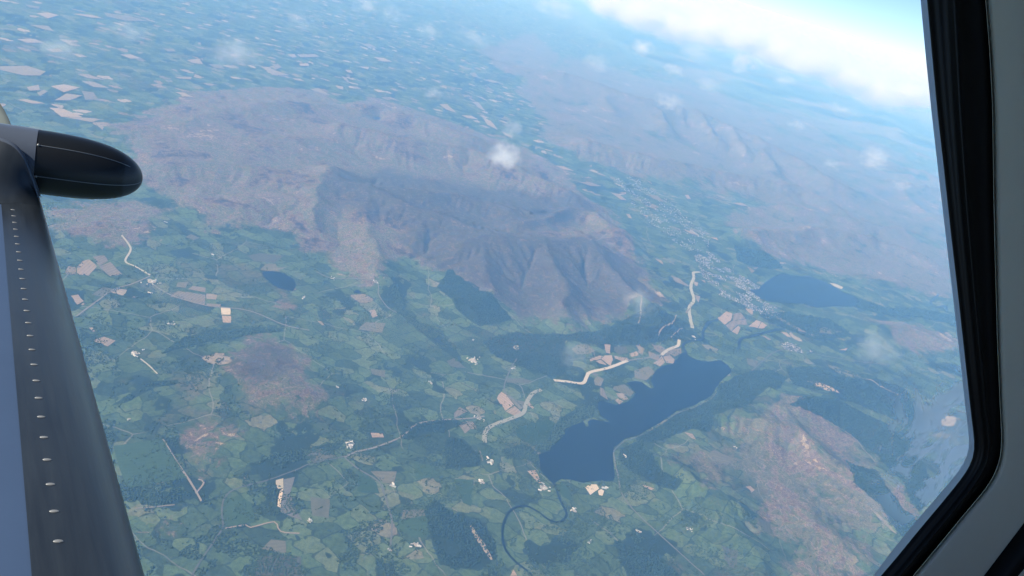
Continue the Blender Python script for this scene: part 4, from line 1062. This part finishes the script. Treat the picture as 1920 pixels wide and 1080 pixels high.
CLOUDS = [  # px, py, half width px, height ratio, optical depth, altitude, label
    (946, 292, 34, 0.8, 3.2, 1500, 'white puff of cloud over the smooth far fell in mid picture'),
    (962, 242, 24, 0.9, 0.8, 1500, 'faint cloud wisp above the white puff in mid picture'),
    (812, 176, 20, 0.7, 0.7, 1500, 'faint small cloud over the plain left of the white puff'),
    (436, 97, 46, 0.6, 0.9, 1500, 'wide thin cloud over the far plain above the black pod'),
    (112, 88, 40, 0.6, 0.6, 1500, 'thin cloud over the plain at the far upper left'),
    (684, 8, 30, 0.6, 1.0, 1600, 'thin cloud at the top edge left of centre'),
    (732, 26, 24, 0.7, 0.6, 1600, 'faint wisp just right of the top edge cloud'),
    (802, 58, 26, 0.6, 0.7, 1600, 'faint small cloud over the far plain near top centre'),
    (886, 70, 36, 0.5, 0.8, 1600, 'flat thin cloud right of top centre over the plain'),
    (1040, 10, 46, 0.5, 1.2, 1700, 'low cloud at the top edge left of the white cloud bank'),
    (1206, 89, 24, 0.6, 2.6, 1700, 'small bright cloud below the white cloud bank'),
    (1262, 131, 24, 0.6, 1.0, 1700, 'dim cloud under the small bright one'),
    (1306, 99, 34, 0.5, 1.3, 1700, 'pale cloud between the two bright puffs by the bank'),
    (1256, 192, 28, 0.6, 1.3, 1600, 'soft cloud on the ridge of the far fells'),
    (1396, 118, 27, 0.7, 4.0, 1700, 'brightest round puff just below the cloud bank'),
    (1494, 235, 18, 0.6, 0.8, 1600, 'tiny cloud over the far fells at the right'),
    (1641, 297, 32, 0.6, 2.2, 1600, 'white puff near the right window edge'),
    (1560, 308, 18, 0.6, 0.8, 1600, 'tiny wisp left of the puff near the window edge'),
    (1692, 346, 20, 0.6, 0.6, 1500, 'faint wisp below the puff near the window edge'),
    (1200, 566, 36, 0.8, 0.7, 1100, 'faint cloud drifting over the dark fell foot by the lake'),
    (1640, 655, 50, 0.7, 0.7, 1300, 'faint cloud over the valley at the right edge'),
    (1120, 118, 34, 0.5, 0.8, 1600, 'thin wisp over the near end of the far fells'),
    (1470, 150, 30, 0.5, 1.0, 1700, 'pale wisp under the middle of the cloud bank'),
    (1580, 205, 28, 0.5, 1.0, 1700, 'pale wisp under the right part of the cloud bank'),
    (1330, 160, 30, 0.5, 0.7, 1700, 'thin wisp left of the brightest round puff'),
    (240, 60, 40, 0.5, 0.5, 1500, 'very thin cloud on the plain between the two upper left ones'),
    (560, 40, 34, 0.5, 0.5, 1500, 'very thin cloud on the plain left of the top edge cloud'),
    (1075, 668, 30, 0.9, 0.5, 900, 'faint veil of cloud over the hay fields by the lake'),
    (1180, -6, 110, 0.30, 6.0, 1900, 'left end of the white cloud bank on the horizon'),
    (1300, 30, 100, 0.30, 6.0, 1900, 'second mass of the horizon cloud bank from the left'),
    (1420, 70, 105, 0.30, 6.0, 1900, 'third mass of the horizon cloud bank from the left'),
    (1530, 108, 100, 0.28, 6.0, 1900, 'middle right mass of the horizon cloud bank'),
    (1640, 150, 95, 0.28, 6.0, 1900, 'second mass of the horizon cloud bank from the window edge'),
    (1740, 176, 80, 0.25, 6.0, 1901, 'end of the horizon cloud bank at the window edge'),
]
for px, py, hw, lab in ((1150, 10, 40, 'lump hanging at the left tip of the cloud bank'), (1205, 30, 44, 'lump on the cloud bank above the small bright cloud'), (1262, 52, 42, 'lump low on the cloud bank left of centre'),
                        (1330, 58, 46, 'broad lump on the cloud bank left of the brightest puff'), (1400, 72, 40, 'lump on the cloud bank right above the brightest puff'), (1462, 102, 42, 'lump low on the cloud bank right of the brightest puff'),
                        (1525, 118, 46, 'broad lump on the right half of the cloud bank'), (1590, 150, 40, 'low lump on the right half of the cloud bank'), (1650, 176, 42, 'lowest lump of the cloud bank near the window edge'), (1712, 178, 36, 'last lump of the cloud bank at the window edge')):
    CLOUDS.append((px, py, hw, 0.55, 9.0, 2000, lab))
for i, (px, py, hw, hr, od, alt, lab) in enumerate(CLOUDS):
    bank = alt >= 1900
    c = at_plane([(px, py)], alt)[0]
    d3 = rays([(px, py)])[0]
    depth = math.hypot(math.hypot(c[0], c[1]), ALT - alt)
    if bank:
        # the bank stands about 75 km off, whatever its apparent height
        dd = d3 / np.linalg.norm(d3); depth = (78000 if hw >= 80 else 66000) + 2000 * ((i * 7) % 5)
        pos = dd * depth
    else:
        pos = np.array([c[0], c[1], alt - ALT])
    cosang = float(d3 @ CF / np.linalg.norm(d3))
    w_ = hw / FPX * depth * cosang * 1.7
    o = bpy.data.objects.new('cloud', cloud_mesh(i))
    COL.objects.link(o)
    o.location = pos
    o.scale = (w_, w_ * (1.0 if bank else 1.25), w_ * hr)
    o.rotation_euler = (0, 0, math.atan2(-pos[0], pos[1]) + rs.normal(0, 0.1))
    o.data.materials.append(cloud_material(i, 0.9 * od / w_, i + 1.0, 2.3 if not bank else 3.2, -0.25 if not bank else 0.1))
    tag(o, lab, 'cloud', 'clouds drifting over the vale' if not bank else 'white cloud bank on the horizon')

# ------------------------------------------------------------------ haze
hz_top, hz_half = 30.0, 190000.0
zmin = -ALT - 45.0
bm = bmesh.new()
bmesh.ops.create_cube(bm, size=1.0)
for v in bm.verts:
    v.co = Vector((v.co.x * 2 * hz_half, v.co.y * 2 * hz_half, hz_top if v.co.z > 0 else zmin))
hm_ = bpy.data.meshes.new('haze'); bm.to_mesh(hm_); bm.free()
haze = bpy.data.objects.new('haze', hm_)
COL.objects.link(haze)
t = NT('haze_air')
t.t.nodes.remove(t.b)
pv = t.n('VolumePrincipled')
pv.inputs['Color'].default_value = (0.205, 0.51, 1.0, 1)
pv.inputs['Absorption Color'].default_value = (1, 1, 1, 1)
pv.inputs['Density'].default_value = 2.65e-5
pv.inputs['Anisotropy'].default_value = 0.0
t.l(pv.outputs[0], t.out.inputs['Volume'])
hm_.materials.append(t.m)
tag(haze, 'blue summer haze filling the air over the land', kind='stuff')

# ------------------------------------------------------------------ the aircraft
AC_F = np.array([0.86, -0.02, 0.51])                       # right, up, depth in the pilot's view
AC_F /= np.linalg.norm(AC_F)
def W3(c):
    c = np.asarray(c, float)
    return c[..., 0:1] * CR + c[..., 1:2] * CU + c[..., 2:3] * CF
def cp(px, py, d):
    return np.array([(px - 960) / FPX * d, -(py - 540) / FPX * d, d])
LE0, LE1 = cp(268, 1080, 2.0), cp(72, 366, 5.0)
SPAN = LE1 - LE0
_L = SPAN - AC_F * (SPAN @ AC_F); AC_L = _L / np.linalg.norm(_L)
def cross(a, b):   # right, up, depth is left handed: flip
    return -np.cross(a, b)
AC_U = cross(AC_F, AC_L)
if AC_U[1] < 0: AC_U = -AC_U

def rubber_material():
    t = NT('boot_rubber')
    g = t.n('TexCoord')
    at = t.attr('chord')
    comb = t.n('CombineXYZ'); t.l(t.math('MULTIPLY', at, 9.0), comb.inputs[0]); t.l(t.math('MULTIPLY', t.attr('span'), 0.6), comb.inputs[1])
    n1 = t.noise(comb.outputs[0], 3.0, 4.0, 0.6).outputs[0]
    n2 = t.noise(g.outputs['Object'], 6.0, 5.0, 0.7).outputs[0]
    c = t.mix(n1, (0.006, 0.008, 0.011), (0.028, 0.034, 0.037))
    c = t.mix(0.35, c, t.mix(n2, (0.5, 0.5, 0.5), (1.4, 1.4, 1.4)), 'MULTIPLY')
    t.l(c, t.b.inputs['Base Color'])
    t.b.inputs['Specular IOR Level'].default_value = 0.6
    t.l(t.math('ADD', 0.24, t.math('MULTIPLY', n1, 0.16)), t.b.inputs['Roughness'])
    b = t.n('Bump'); b.inputs['Strength'].default_value = 0.25; b.inputs['Distance'].default_value = 0.004
    t.l(n1, b.inputs['Height']); t.l(b.outputs[0], t.b.inputs['Normal'])
    return t.m
M_BOOT = rubber_material()
M_PAINT = simple('blue_wing_paint', (0.034, 0.058, 0.105), 0.5, 0.0, 0.4, 0.12, 3.0)
M_PODP = simple('grey_pod_paint', (0.060, 0.072, 0.092), 0.32, 0.0, 0.5, 0.1, 6.0)
M_NOSE = simple('black_pod_nose', (0.006, 0.0075, 0.009), 0.38, 0.0, 0.3, 0.25, 9.0)
M_METAL = simple('worn_steel', (0.22, 0.22, 0.21), 0.5, 0.3, 0.5, 0.25, 60.0)
M_SEAM = simple('seam_sealant', (0.10, 0.11, 0.12), 0.5)
M_TIP = simple('grey_green_tip', (0.16, 0.18, 0.16), 0.4, 0.0, 0.5, 0.2, 4.0)

airplane = bpy.data.objects.new('airplane', None)
COL.objects.link(airplane)
airplane.empty_display_size = 1
tag(airplane, 'aircraft seen from its cabin window, blue wing with black rubber edge and pod', 'airplane')

def aerofoil(c, a):          # half thickness at distance a behind the leading edge
    x = np.clip(a / c, 0, 1)
    return 5 * 0.155 * c * (0.2969 * np.sqrt(x) - 0.126 * x - 0.3516 * x ** 2 + 0.2843 * x ** 3 - 0.1036 * x ** 4)
def chord(s): return 1.62 - 0.52 * s
def wing_pt(s, a, up):       # s along the span 0..1, a metres behind the edge, upper or lower skin
    s = np.asarray(s, float)[..., None]
    base = LE0 + SPAN * s
    c = chord(s)
    h = aerofoil(c, np.asarray(a)[..., None])
    return base - AC_F * np.asarray(a)[..., None] + AC_U * (h * (1.15 if up else -0.75))
def boot_w(s): return 0.264 - 0.040 * s

def grid_part(name, Pn, mat, parent, chordv=None, spanv=None):
    ns, na, _ = Pn.shape
    V = W3(Pn.reshape(-1, 3))
    i = np.arange(ns - 1)[:, None] * na + np.arange(na - 1)[None]
    Q = np.stack([i, i + 1, i + na + 1, i + na], -1).reshape(-1, 4)
    me = mesh_arrays(name, V, Q, True)
    if chordv is not None:
        for nm, arr in (('chord', chordv), ('span', spanv)):
            a_ = me.attributes.new(nm, 'FLOAT', 'POINT'); a_.data.foreach_set('value', np.asarray(arr, np.float32).ravel())
    return link_mesh(name, me, mat, parent)

S_ = np.linspace(-0.35, 1.0, 60)
# wing skin behind the boot, upper then lower
rows = []
for s in S_:
    c = chord(s); b = boot_w(s)
    au = b + (c - b) * np.linspace(0, 1, 26) ** 1.3
    al = 0.10 + (c - 0.10) * np.linspace(1, 0, 20)
    up = wing_pt(np.full(26, s), au, True); lo = wing_pt(np.full(20, s), al, False)
    rows.append(np.vstack([up, lo]))
wing = grid_part('wing', np.array(rows), M_PAINT, airplane)
# boot: from under the nose round to the top
rows, cv, sv = [], [], []
for s in S_:
    b = boot_w(s)
    k = np.linspace(1, 0, 14)[:-1] ** 2 * 0.11
    u = np.linspace(0, 1, 30) ** 2 * (b + 0.004)
    lo = wing_pt(np.full(len(k), s), k, False); up = wing_pt(np.full(30, s), u, True)
    P = np.vstack([lo, up])
    lift = np.concatenate([np.full(len(k), -0.002), np.full(30, 0.0022)])
    P = P + AC_U * lift[:, None] + AC_F * 0.002
    rows.append(P); cv.append(np.concatenate([-k, u])); sv.append(np.full(len(P), s * 4))
boot = grid_part('deice_boot', np.array(rows), M_BOOT, wing, np.array(cv), np.array(sv))
# oval fasteners along the boot's rear edge
bm = bmesh.new()
bmesh.ops.create_uvsphere(bm, u_segments=12, v_segments=6, radius=1.0)
rv = bpy.data.meshes.new('rivet'); bm.to_mesh(rv); bm.free()
rv.materials.append(M_METAL)
rv.polygons.foreach_set('use_smooth', np.ones(len(rv.polygons), dtype=bool))
def frame_at(s, a):
    e = 0.004
    p = wing_pt(np.array([s]), np.array([a]), True)[0]
    ta = wing_pt(np.array([s]), np.array([a + e]), True)[0] - wing_pt(np.array([s]), np.array([a - e]), True)[0]
    ts = wing_pt(np.array([s + e]), np.array([a]), True)[0] - wing_pt(np.array([s - e]), np.array([a]), True)[0]
    ta, ts = W3(ta), W3(ts)
    ta = ta.ravel() / np.linalg.norm(ta); ts = ts.ravel() / np.linalg.norm(ts)
    n_ = np.cross(ta, ts); n_ /= np.linalg.norm(n_)
    if n_ @ W3(AC_U).ravel() < 0: n_ = -n_
    return W3(p).ravel(), ta, np.cross(n_, ta), n_
RIV_A = 0.76
for q in range(30):
    s = 0.012 + q * 0.0335
    if s > 0.84: break
    p, ta, ts, n_ = frame_at(s, boot_w(s) * RIV_A)
    o = bpy.data.objects.new('rivet', rv)
    COL.objects.link(o); o.parent = wing
    p = p + n_ * 0.003
    o.matrix_world = Matrix(((ta[0] * 0.013, ts[0] * 0.0065, n_[0] * 0.003, p[0]), (ta[1] * 0.013, ts[1] * 0.0065, n_[1] * 0.003, p[1]), (ta[2] * 0.013, ts[2] * 0.0065, n_[2] * 0.003, p[2]), (0, 0, 0, 1)))

# pod at the tip
POD_A, POD_R, POD_L = cp(69, 303, 5.0), 0.229, 0.675
POD_F = AC_F + AC_U * -0.055 + AC_L * 0.0; POD_F /= np.linalg.norm(POD_F)
_pu = AC_U - POD_F * (AC_U @ POD_F); _pu /= np.linalg.norm(_pu)
_pl = cross(_pu, POD_F)
def pod_ring(x, r, dz=0.0, n=48):
    a = np.linspace(0, 2 * np.pi, n + 1)
    return POD_A + POD_F * x + _pu * dz + (np.cos(a)[:, None] * _pu + np.sin(a)[:, None] * _pl) * r
def pod_prof(x):
    u = np.clip(x / POD_L, 0, 1)
    return POD_R * max(0.0, 1 - u ** 3.3) ** 0.5
xs = POD_L * (1 - (1 - np.linspace(0, 1, 40)) ** 1.8)
nose = grid_part('nose_cap', np.array([pod_ring(x, max(1e-4, pod_prof(x)), -0.022 * (x / POD_L) ** 2) for x in xs]), M_NOSE, None)
xb = np.linspace(-1.5, 0.0, 26)
pod = grid_part('radar_pod', np.array([pod_ring(x, (POD_R + 0.003) * (1 + 0.12 * max(-1.0, x) * abs(x)) if x > -1.2 else POD_R * 0.6, 0) for x in xb]), M_PODP, airplane)
nose.parent = pod
# raised seams on the nose and a bolt at the start of each
for ang, full in ((R(38), 0.93), (R(-64) + math.pi * 0, 1.0), (R(100), 0.98), (R(128), 0.97)):
    pass
def pod_dir(ang): return math.cos(ang) * _pu + math.sin(ang) * _pl
_view = -(POD_A / np.linalg.norm(POD_A))
_side = 1.0 if (_view @ _pl) > 0 else -1.0
for ang, end in ((47, 0.86), (103, 0.985), (146, 0.96)):
    d_ = pod_dir(R(ang) * _side)
    tdir = np.cross(d_, POD_F); tdir /= np.linalg.norm(tdir)
    rows = []
    for x in np.linspace(0.005, POD_L * end, 50):
        r_ = pod_prof(x)
        c_ = POD_A + POD_F * x + _pu * (-0.022 * (x / POD_L) ** 2) + d_ * r_
        rows.append(np.array([c_ - tdir * 0.0035 - d_ * 0.001, c_ + d_ * 0.0035, c_ + tdir * 0.0035 - d_ * 0.001]))
    grid_part('seam', np.array(rows), M_SEAM, pod)
    bm = bmesh.new(); bmesh.ops.create_uvsphere(bm, u_segments=10, v_segments=6, radius=0.009)
    bme = bpy.data.meshes.new('bolt'); bm.to_mesh(bme); bm.free()
    b_ = link_mesh('bolt', bme, M_METAL, pod, True)
    b_.location = W3(POD_A + POD_F * 0.012 + d_ * (POD_R + 0.001)).ravel()
# fairing where the wing swells up into the pod, with its raised lip
_lp = np.array([(-60, 258), (-20, 259), (5, 263), (27, 274), (45, 296), (57, 326), (66, 352), (72, 372)], float)
_ls = np.r_[0, np.cumsum(np.hypot(*np.diff(_lp, axis=0).T))]
_lu = np.linspace(0, _ls[-1], 30)
_lp = np.column_stack([np.interp(_lu, _ls, _lp[:, 0]), np.interp(_lu, _ls, _lp[:, 1])])
for _ in range(3): _lp[1:-1] = 0.25 * _lp[:-2] + 0.5 * _lp[1:-1] + 0.25 * _lp[2:]
rows, lips, cvv, svv = [], [], [], []
for q, (lx, ly) in enumerate(_lp):
    u = q / 29.0
    top = cp(lx, ly, 4.62 + 0.16 * u)
    foot = wing_pt(np.array([0.80 + 0.10 * u]), np.array([0.46 * (1 - u) ** 1.3 + 0.0008]), True)[0] + AC_U * 0.003
    mid = wing_pt(np.array([0.90 + 0.06 * u]), np.array([0.46 * (1 - u) ** 1.3 + 0.0008]), True)[0] + AC_U * 0.010
    row = []
    for v in np.linspace(0, 1, 10):
        row.append((1 - v) ** 2 * foot + 2 * v * (1 - v) * mid + v * v * top)
    rows.append(np.array(row)); cvv.append(np.full(10, 0.2 * (1 - u))); svv.append(np.linspace(3.4, 4.0, 10))
    out = AC_L * 0.02 + AC_F * 0.004
    lips.append(np.array([top - AC_U * 0.004 - out * 0.2, top + AC_F * 0.004, top + AC_U * 0.010 + out * 0.5, top + AC_U * 0.004 + out * 2.2, top - AC_U * 0.02 + out * 3.5]))
grid_part('tip_fairing', np.array(rows), M_BOOT, wing, np.array(cvv), np.array(svv))
grid_part('fairing_lip', np.array(lips), M_PODP, wing)
# upturned tip beyond the pod
rows = []
T0 = cp(30, 262, 5.55); T1 = cp(2, 168, 5.75)
for u in np.linspace(0, 1, 12):
    c_ = T0 + (T1 - T0) * u - AC_F * (0.10 * u ** 3)
    ch = 0.75 - 0.25 * u
    row = []
    for a_ in np.concatenate([np.linspace(0, 1, 14) ** 1.6, np.linspace(1, 0, 14)[1:-1] ** 1.6]):
        row.append(a_ * ch)
    th = [aerofoil(ch, np.array(a_)) * (0.9 if k < 14 else -0.9) for k, a_ in enumerate(row)]
    rows.append(np.array([c_ - AC_F * a_ - AC_L * float(h_) for a_, h_ in zip(row, th)] + [c_]))
grid_part('upturned_tip', np.array(rows), M_TIP, airplane)

# window: rails traced round the opening, in the plane of the cabin side
NW = np.array([-0.30, 0.25, 0.92]); NW /= np.linalg.norm(NW)
WD = 0.50
def win(px, py, h=0.0):      # h: metres towards the cabin
    d = np.array([(px - 960) / FPX, -(py - 540) / FPX, 1.0])
    return d * ((WD - h) / (d @ NW))
def rail(on, off_push):
    on = np.array(on, float)
    seg = np.r_[0, np.cumsum(np.hypot(*np.diff(on, axis=0).T))]
    u = np.linspace(0, seg[-1], 70)
    on = np.column_stack([np.interp(u, seg, on[:, 0]), np.interp(u, seg, on[:, 1])])
    # soften the corners
    for _ in range(3):
        on[1:-1] = 0.25 * on[:-2] + 0.5 * on[1:-1] + 0.25 * on[2:]
    off = np.array([(1560, 1190), (1420, 1330), (1200, 1420), (600, 1470), (0, 1450), (-500, 1350), (-780, 1000), (-850, 500), (-820, 0), (-700, -330), (-300, -480), (500, -520), (1200, -500), (1560, -440), (1680, -330), (1716, -160)], float)
    c = np.array([500, 450.0])
    d = off - c; d /= np.linalg.norm(d, axis=1)[:, None]
    off = off + d * off_push
    if off_push >= 0:
        off[0] = on[-1] + (on[-1] - on[-6]) * 2.0
        off[-1] = on[0] + (on[0] - on[6]) * 2.0
    return np.vstack([on, off])
IN_ = rail([(1738, 0), (1748, 110), (1758, 215), (1770, 320), (1783, 440), (1797, 560), (1810, 680), (1822, 790), (1829, 842), (1827, 858), (1815, 882), (1795, 907), (1760, 950), (1720, 997), (1680, 1047), (1651, 1080)], 0)
GL_ = rail([(1726, 0), (1736, 110), (1747, 215), (1759, 320), (1773, 440), (1787, 560), (1801, 680), (1813, 790), (1820, 836), (1817, 852), (1806, 874), (1786, 898), (1750, 940), (1710, 986), (1668, 1038), (1640, 1076)], -12)
RD_ = rail([(1788, 0), (1798, 200), (1812, 400), (1830, 600), (1848, 780), (1856, 835), (1853, 862), (1838, 892), (1800, 942), (1750, 1002), (1684, 1082)], 45)
OU_ = rail([(1848, 0), (1856, 100), (1861, 200), (1863, 360), (1866, 500), (1870, 640), (1875, 760), (1879, 832), (1876, 862), (1867, 888), (1848, 918), (1818, 952), (1770, 1010), (1712, 1080)], 95)
def loft(name, rails, mat, parent, sub=3):
    n = len(rails[0][0])
    R_ = []
    for rl, h in rails:
        R_.append(np.array([win(p[0], p[1], h) for p in rl]))
    V = np.concatenate(R_)
    F = []
    for k in range(len(R_) - 1):
        for i in range(n):
            j = (i + 1) % n
            F.append((k * n + i, k * n + j, (k + 1) * n + j, (k + 1) * n + i))
    me = mesh_arrays(name, W3(V), F, True)
    return link_mesh(name, me, mat, parent)
def lerp(a, b, t): return a + (b - a) * t
def push(rl, px):
    c = np.array([500, 450.0]); d = rl - c; d /= np.linalg.norm(d, axis=1)[:, None]
    return rl + d * px

M_FRAME = simple('black_window_frame', (0.013, 0.012, 0.011), 0.45, 0.0, 0.35, 0.35, 30.0)
def acrylic_edge():
    t = NT('pale_window_edge')
    tl = t.n('BsdfTranslucent'); tl.inputs[0].default_value = (0.62, 0.66, 0.72, 1)
    mx = t.n('MixShader'); mx.inputs[0].default_value = 0.6
    t.b.inputs['Base Color'].default_value = (0.5, 0.52, 0.56, 1)
    t.l(t.b.outputs[0], mx.inputs[1]); t.l(tl.outputs[0], mx.inputs[2]); t.l(mx.outputs[0], t.out.inputs['Surface'])
    return t.m
M_STRIP = acrylic_edge()
M_LINER = simple('grey_cabin_liner', (0.94, 0.84, 0.66), 0.6, 0.0, 0.35, 0.10, 7.0)
M_SHELL = simple('dark_cabin_lining', (0.10, 0.10, 0.10), 0.8, 0.0, 0.2, 0.1, 5.0)
M_BLACKT = simple('black_cabin_trim', (0.008, 0.008, 0.009), 0.6, 0.0, 0.3, 0.2, 20.0)
frame = loft('window_frame', [(IN_, -0.004), (lerp(IN_, RD_, 0.04), 0.006), (lerp(IN_, RD_, 0.5), 0.008), (lerp(IN_, RD_, 0.80), 0.009), (lerp(IN_, RD_, 0.97), 0.013), (lerp(RD_, OU_, 0.08), 0.0135), (lerp(RD_, OU_, 0.2), 0.009), (lerp(RD_, OU_, 0.6), 0.007), (OU_, 0.010)], M_FRAME, airplane)
loft('edge_strip', [(GL_, -0.006), (lerp(GL_, IN_, 0.5), -0.0045), (push(IN_, 2), -0.005)], M_STRIP, frame)
liner = loft('cabin_liner', [(lerp(RD_, OU_, 0.985), 0.004), (push(OU_, 1), 0.013), (push(OU_, 5), 0.017), (push(OU_, 14), 0.020), (push(OU_, 60), 0.023), (push(OU_, 160), 0.022), (push(OU_, 420), 0.03)], M_LINER, airplane)
# black trim band low on the liner
bx = [np.array([win(*p, h) for p in ((1700, 1274), (1848, 1080), (1920, 985), (2100, 748))] ) for h in (0.024,)][0]
by = np.array([win(*p, 0.024) for p in ((1728, 1276), (1878, 1081), (1921, 1031), (2102, 790))])
rows = []
for a_, b_ in zip(bx, by):
    up_ = -NW * 0.012
    rows.append(np.array([a_ - up_ * 0.3, a_ + up_, b_ + up_, b_ - up_ * 0.3]))
grid_part('trim_band', np.array(rows), M_BLACKT, liner)
# the rest of the cabin behind the eye: side skin, roof and floor as a tube, and an unseen far side rim, opened wide to light the liner
CAB_D = 1.35
tube = push(OU_, 415)
R0 = np.array([win(p[0], p[1], 0.03) for p in tube])
cen = R0.mean(0)
R1 = R0 - NW * 0.35 + (R0 - cen) * 0.10
R2 = R0 - NW * 1.0 + (R0 - cen) * 0.10
R3 = R0 - NW * CAB_D
n = len(R0)
V = np.concatenate([R0, R1, R2, R3]); F = []
for k in range(3):
    for i in range(n):
        j = (i + 1) % n
        F.append((k * n + i, k * n + j, (k + 1) * n + j, (k + 1) * n + i))
shell = link_mesh('cabin_shell', mesh_arrays('cabin_shell', W3(V), F, True), M_SHELL, airplane)
c3 = R3.mean(0)
def ring(f): return c3 + (R3 - c3) * f
V = np.concatenate([R3, ring(0.93)])
F = [(i, (i + 1) % n, n + (i + 1) % n, n + i) for i in range(n)]
link_mesh('far_side_wall', mesh_arrays('far_side_wall', W3(V), F, True), M_SHELL, airplane)

# pane
def pane_material():
    t = NT('window_glass')
    t.t.nodes.remove(t.b)
    g = t.n('NewGeometry')
    e1 = W3(np.array([1.0, 0, 0])).ravel(); 
    tr = t.n('BsdfTransparent'); tr.inputs[0].default_value = (0.97, 0.985, 0.99, 1)
    gl = t.n('BsdfGlossy'); gl.inputs['Roughness'].default_value = 0.03
    m1 = t.n('MixShader'); m1.inputs[0].default_value = 0.018; t.l(tr.outputs[0], m1.inputs[1]); t.l(gl.outputs[0], m1.inputs[2])
    # cabin reflections painted as pale streaks near the forward lower corner
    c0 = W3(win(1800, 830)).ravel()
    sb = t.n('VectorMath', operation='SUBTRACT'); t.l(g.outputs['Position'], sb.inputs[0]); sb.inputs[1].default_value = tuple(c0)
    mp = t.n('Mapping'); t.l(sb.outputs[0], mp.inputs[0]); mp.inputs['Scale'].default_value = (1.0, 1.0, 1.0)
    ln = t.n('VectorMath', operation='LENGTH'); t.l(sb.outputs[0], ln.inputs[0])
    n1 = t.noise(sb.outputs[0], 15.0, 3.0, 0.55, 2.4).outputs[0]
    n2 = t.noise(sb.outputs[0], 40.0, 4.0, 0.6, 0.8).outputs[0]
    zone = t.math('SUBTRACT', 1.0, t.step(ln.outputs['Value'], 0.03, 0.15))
    refl = t.math('MULTIPLY', zone, t.step(t.math('ADD', n1, t.math('MULTIPLY', n2, 0.12)), 0.50, 0.64))
    refl_film = t.math('ADD', t.math('MULTIPLY', refl, 0.9), t.math('MULTIPLY', t.math('SUBTRACT', 1.0, t.step(ln.outputs['Value'], 0.0, 0.06)), 0.6))
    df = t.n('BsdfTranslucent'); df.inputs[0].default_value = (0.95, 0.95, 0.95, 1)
    m2 = t.n('MixShader'); t.l(refl_film, m2.inputs[0]); t.l(m1.outputs[0], m2.inputs[1]); t.l(df.outputs[0], m2.inputs[2])
    t.l(m2.outputs[0], t.out.inputs['Surface'])
    return t.m
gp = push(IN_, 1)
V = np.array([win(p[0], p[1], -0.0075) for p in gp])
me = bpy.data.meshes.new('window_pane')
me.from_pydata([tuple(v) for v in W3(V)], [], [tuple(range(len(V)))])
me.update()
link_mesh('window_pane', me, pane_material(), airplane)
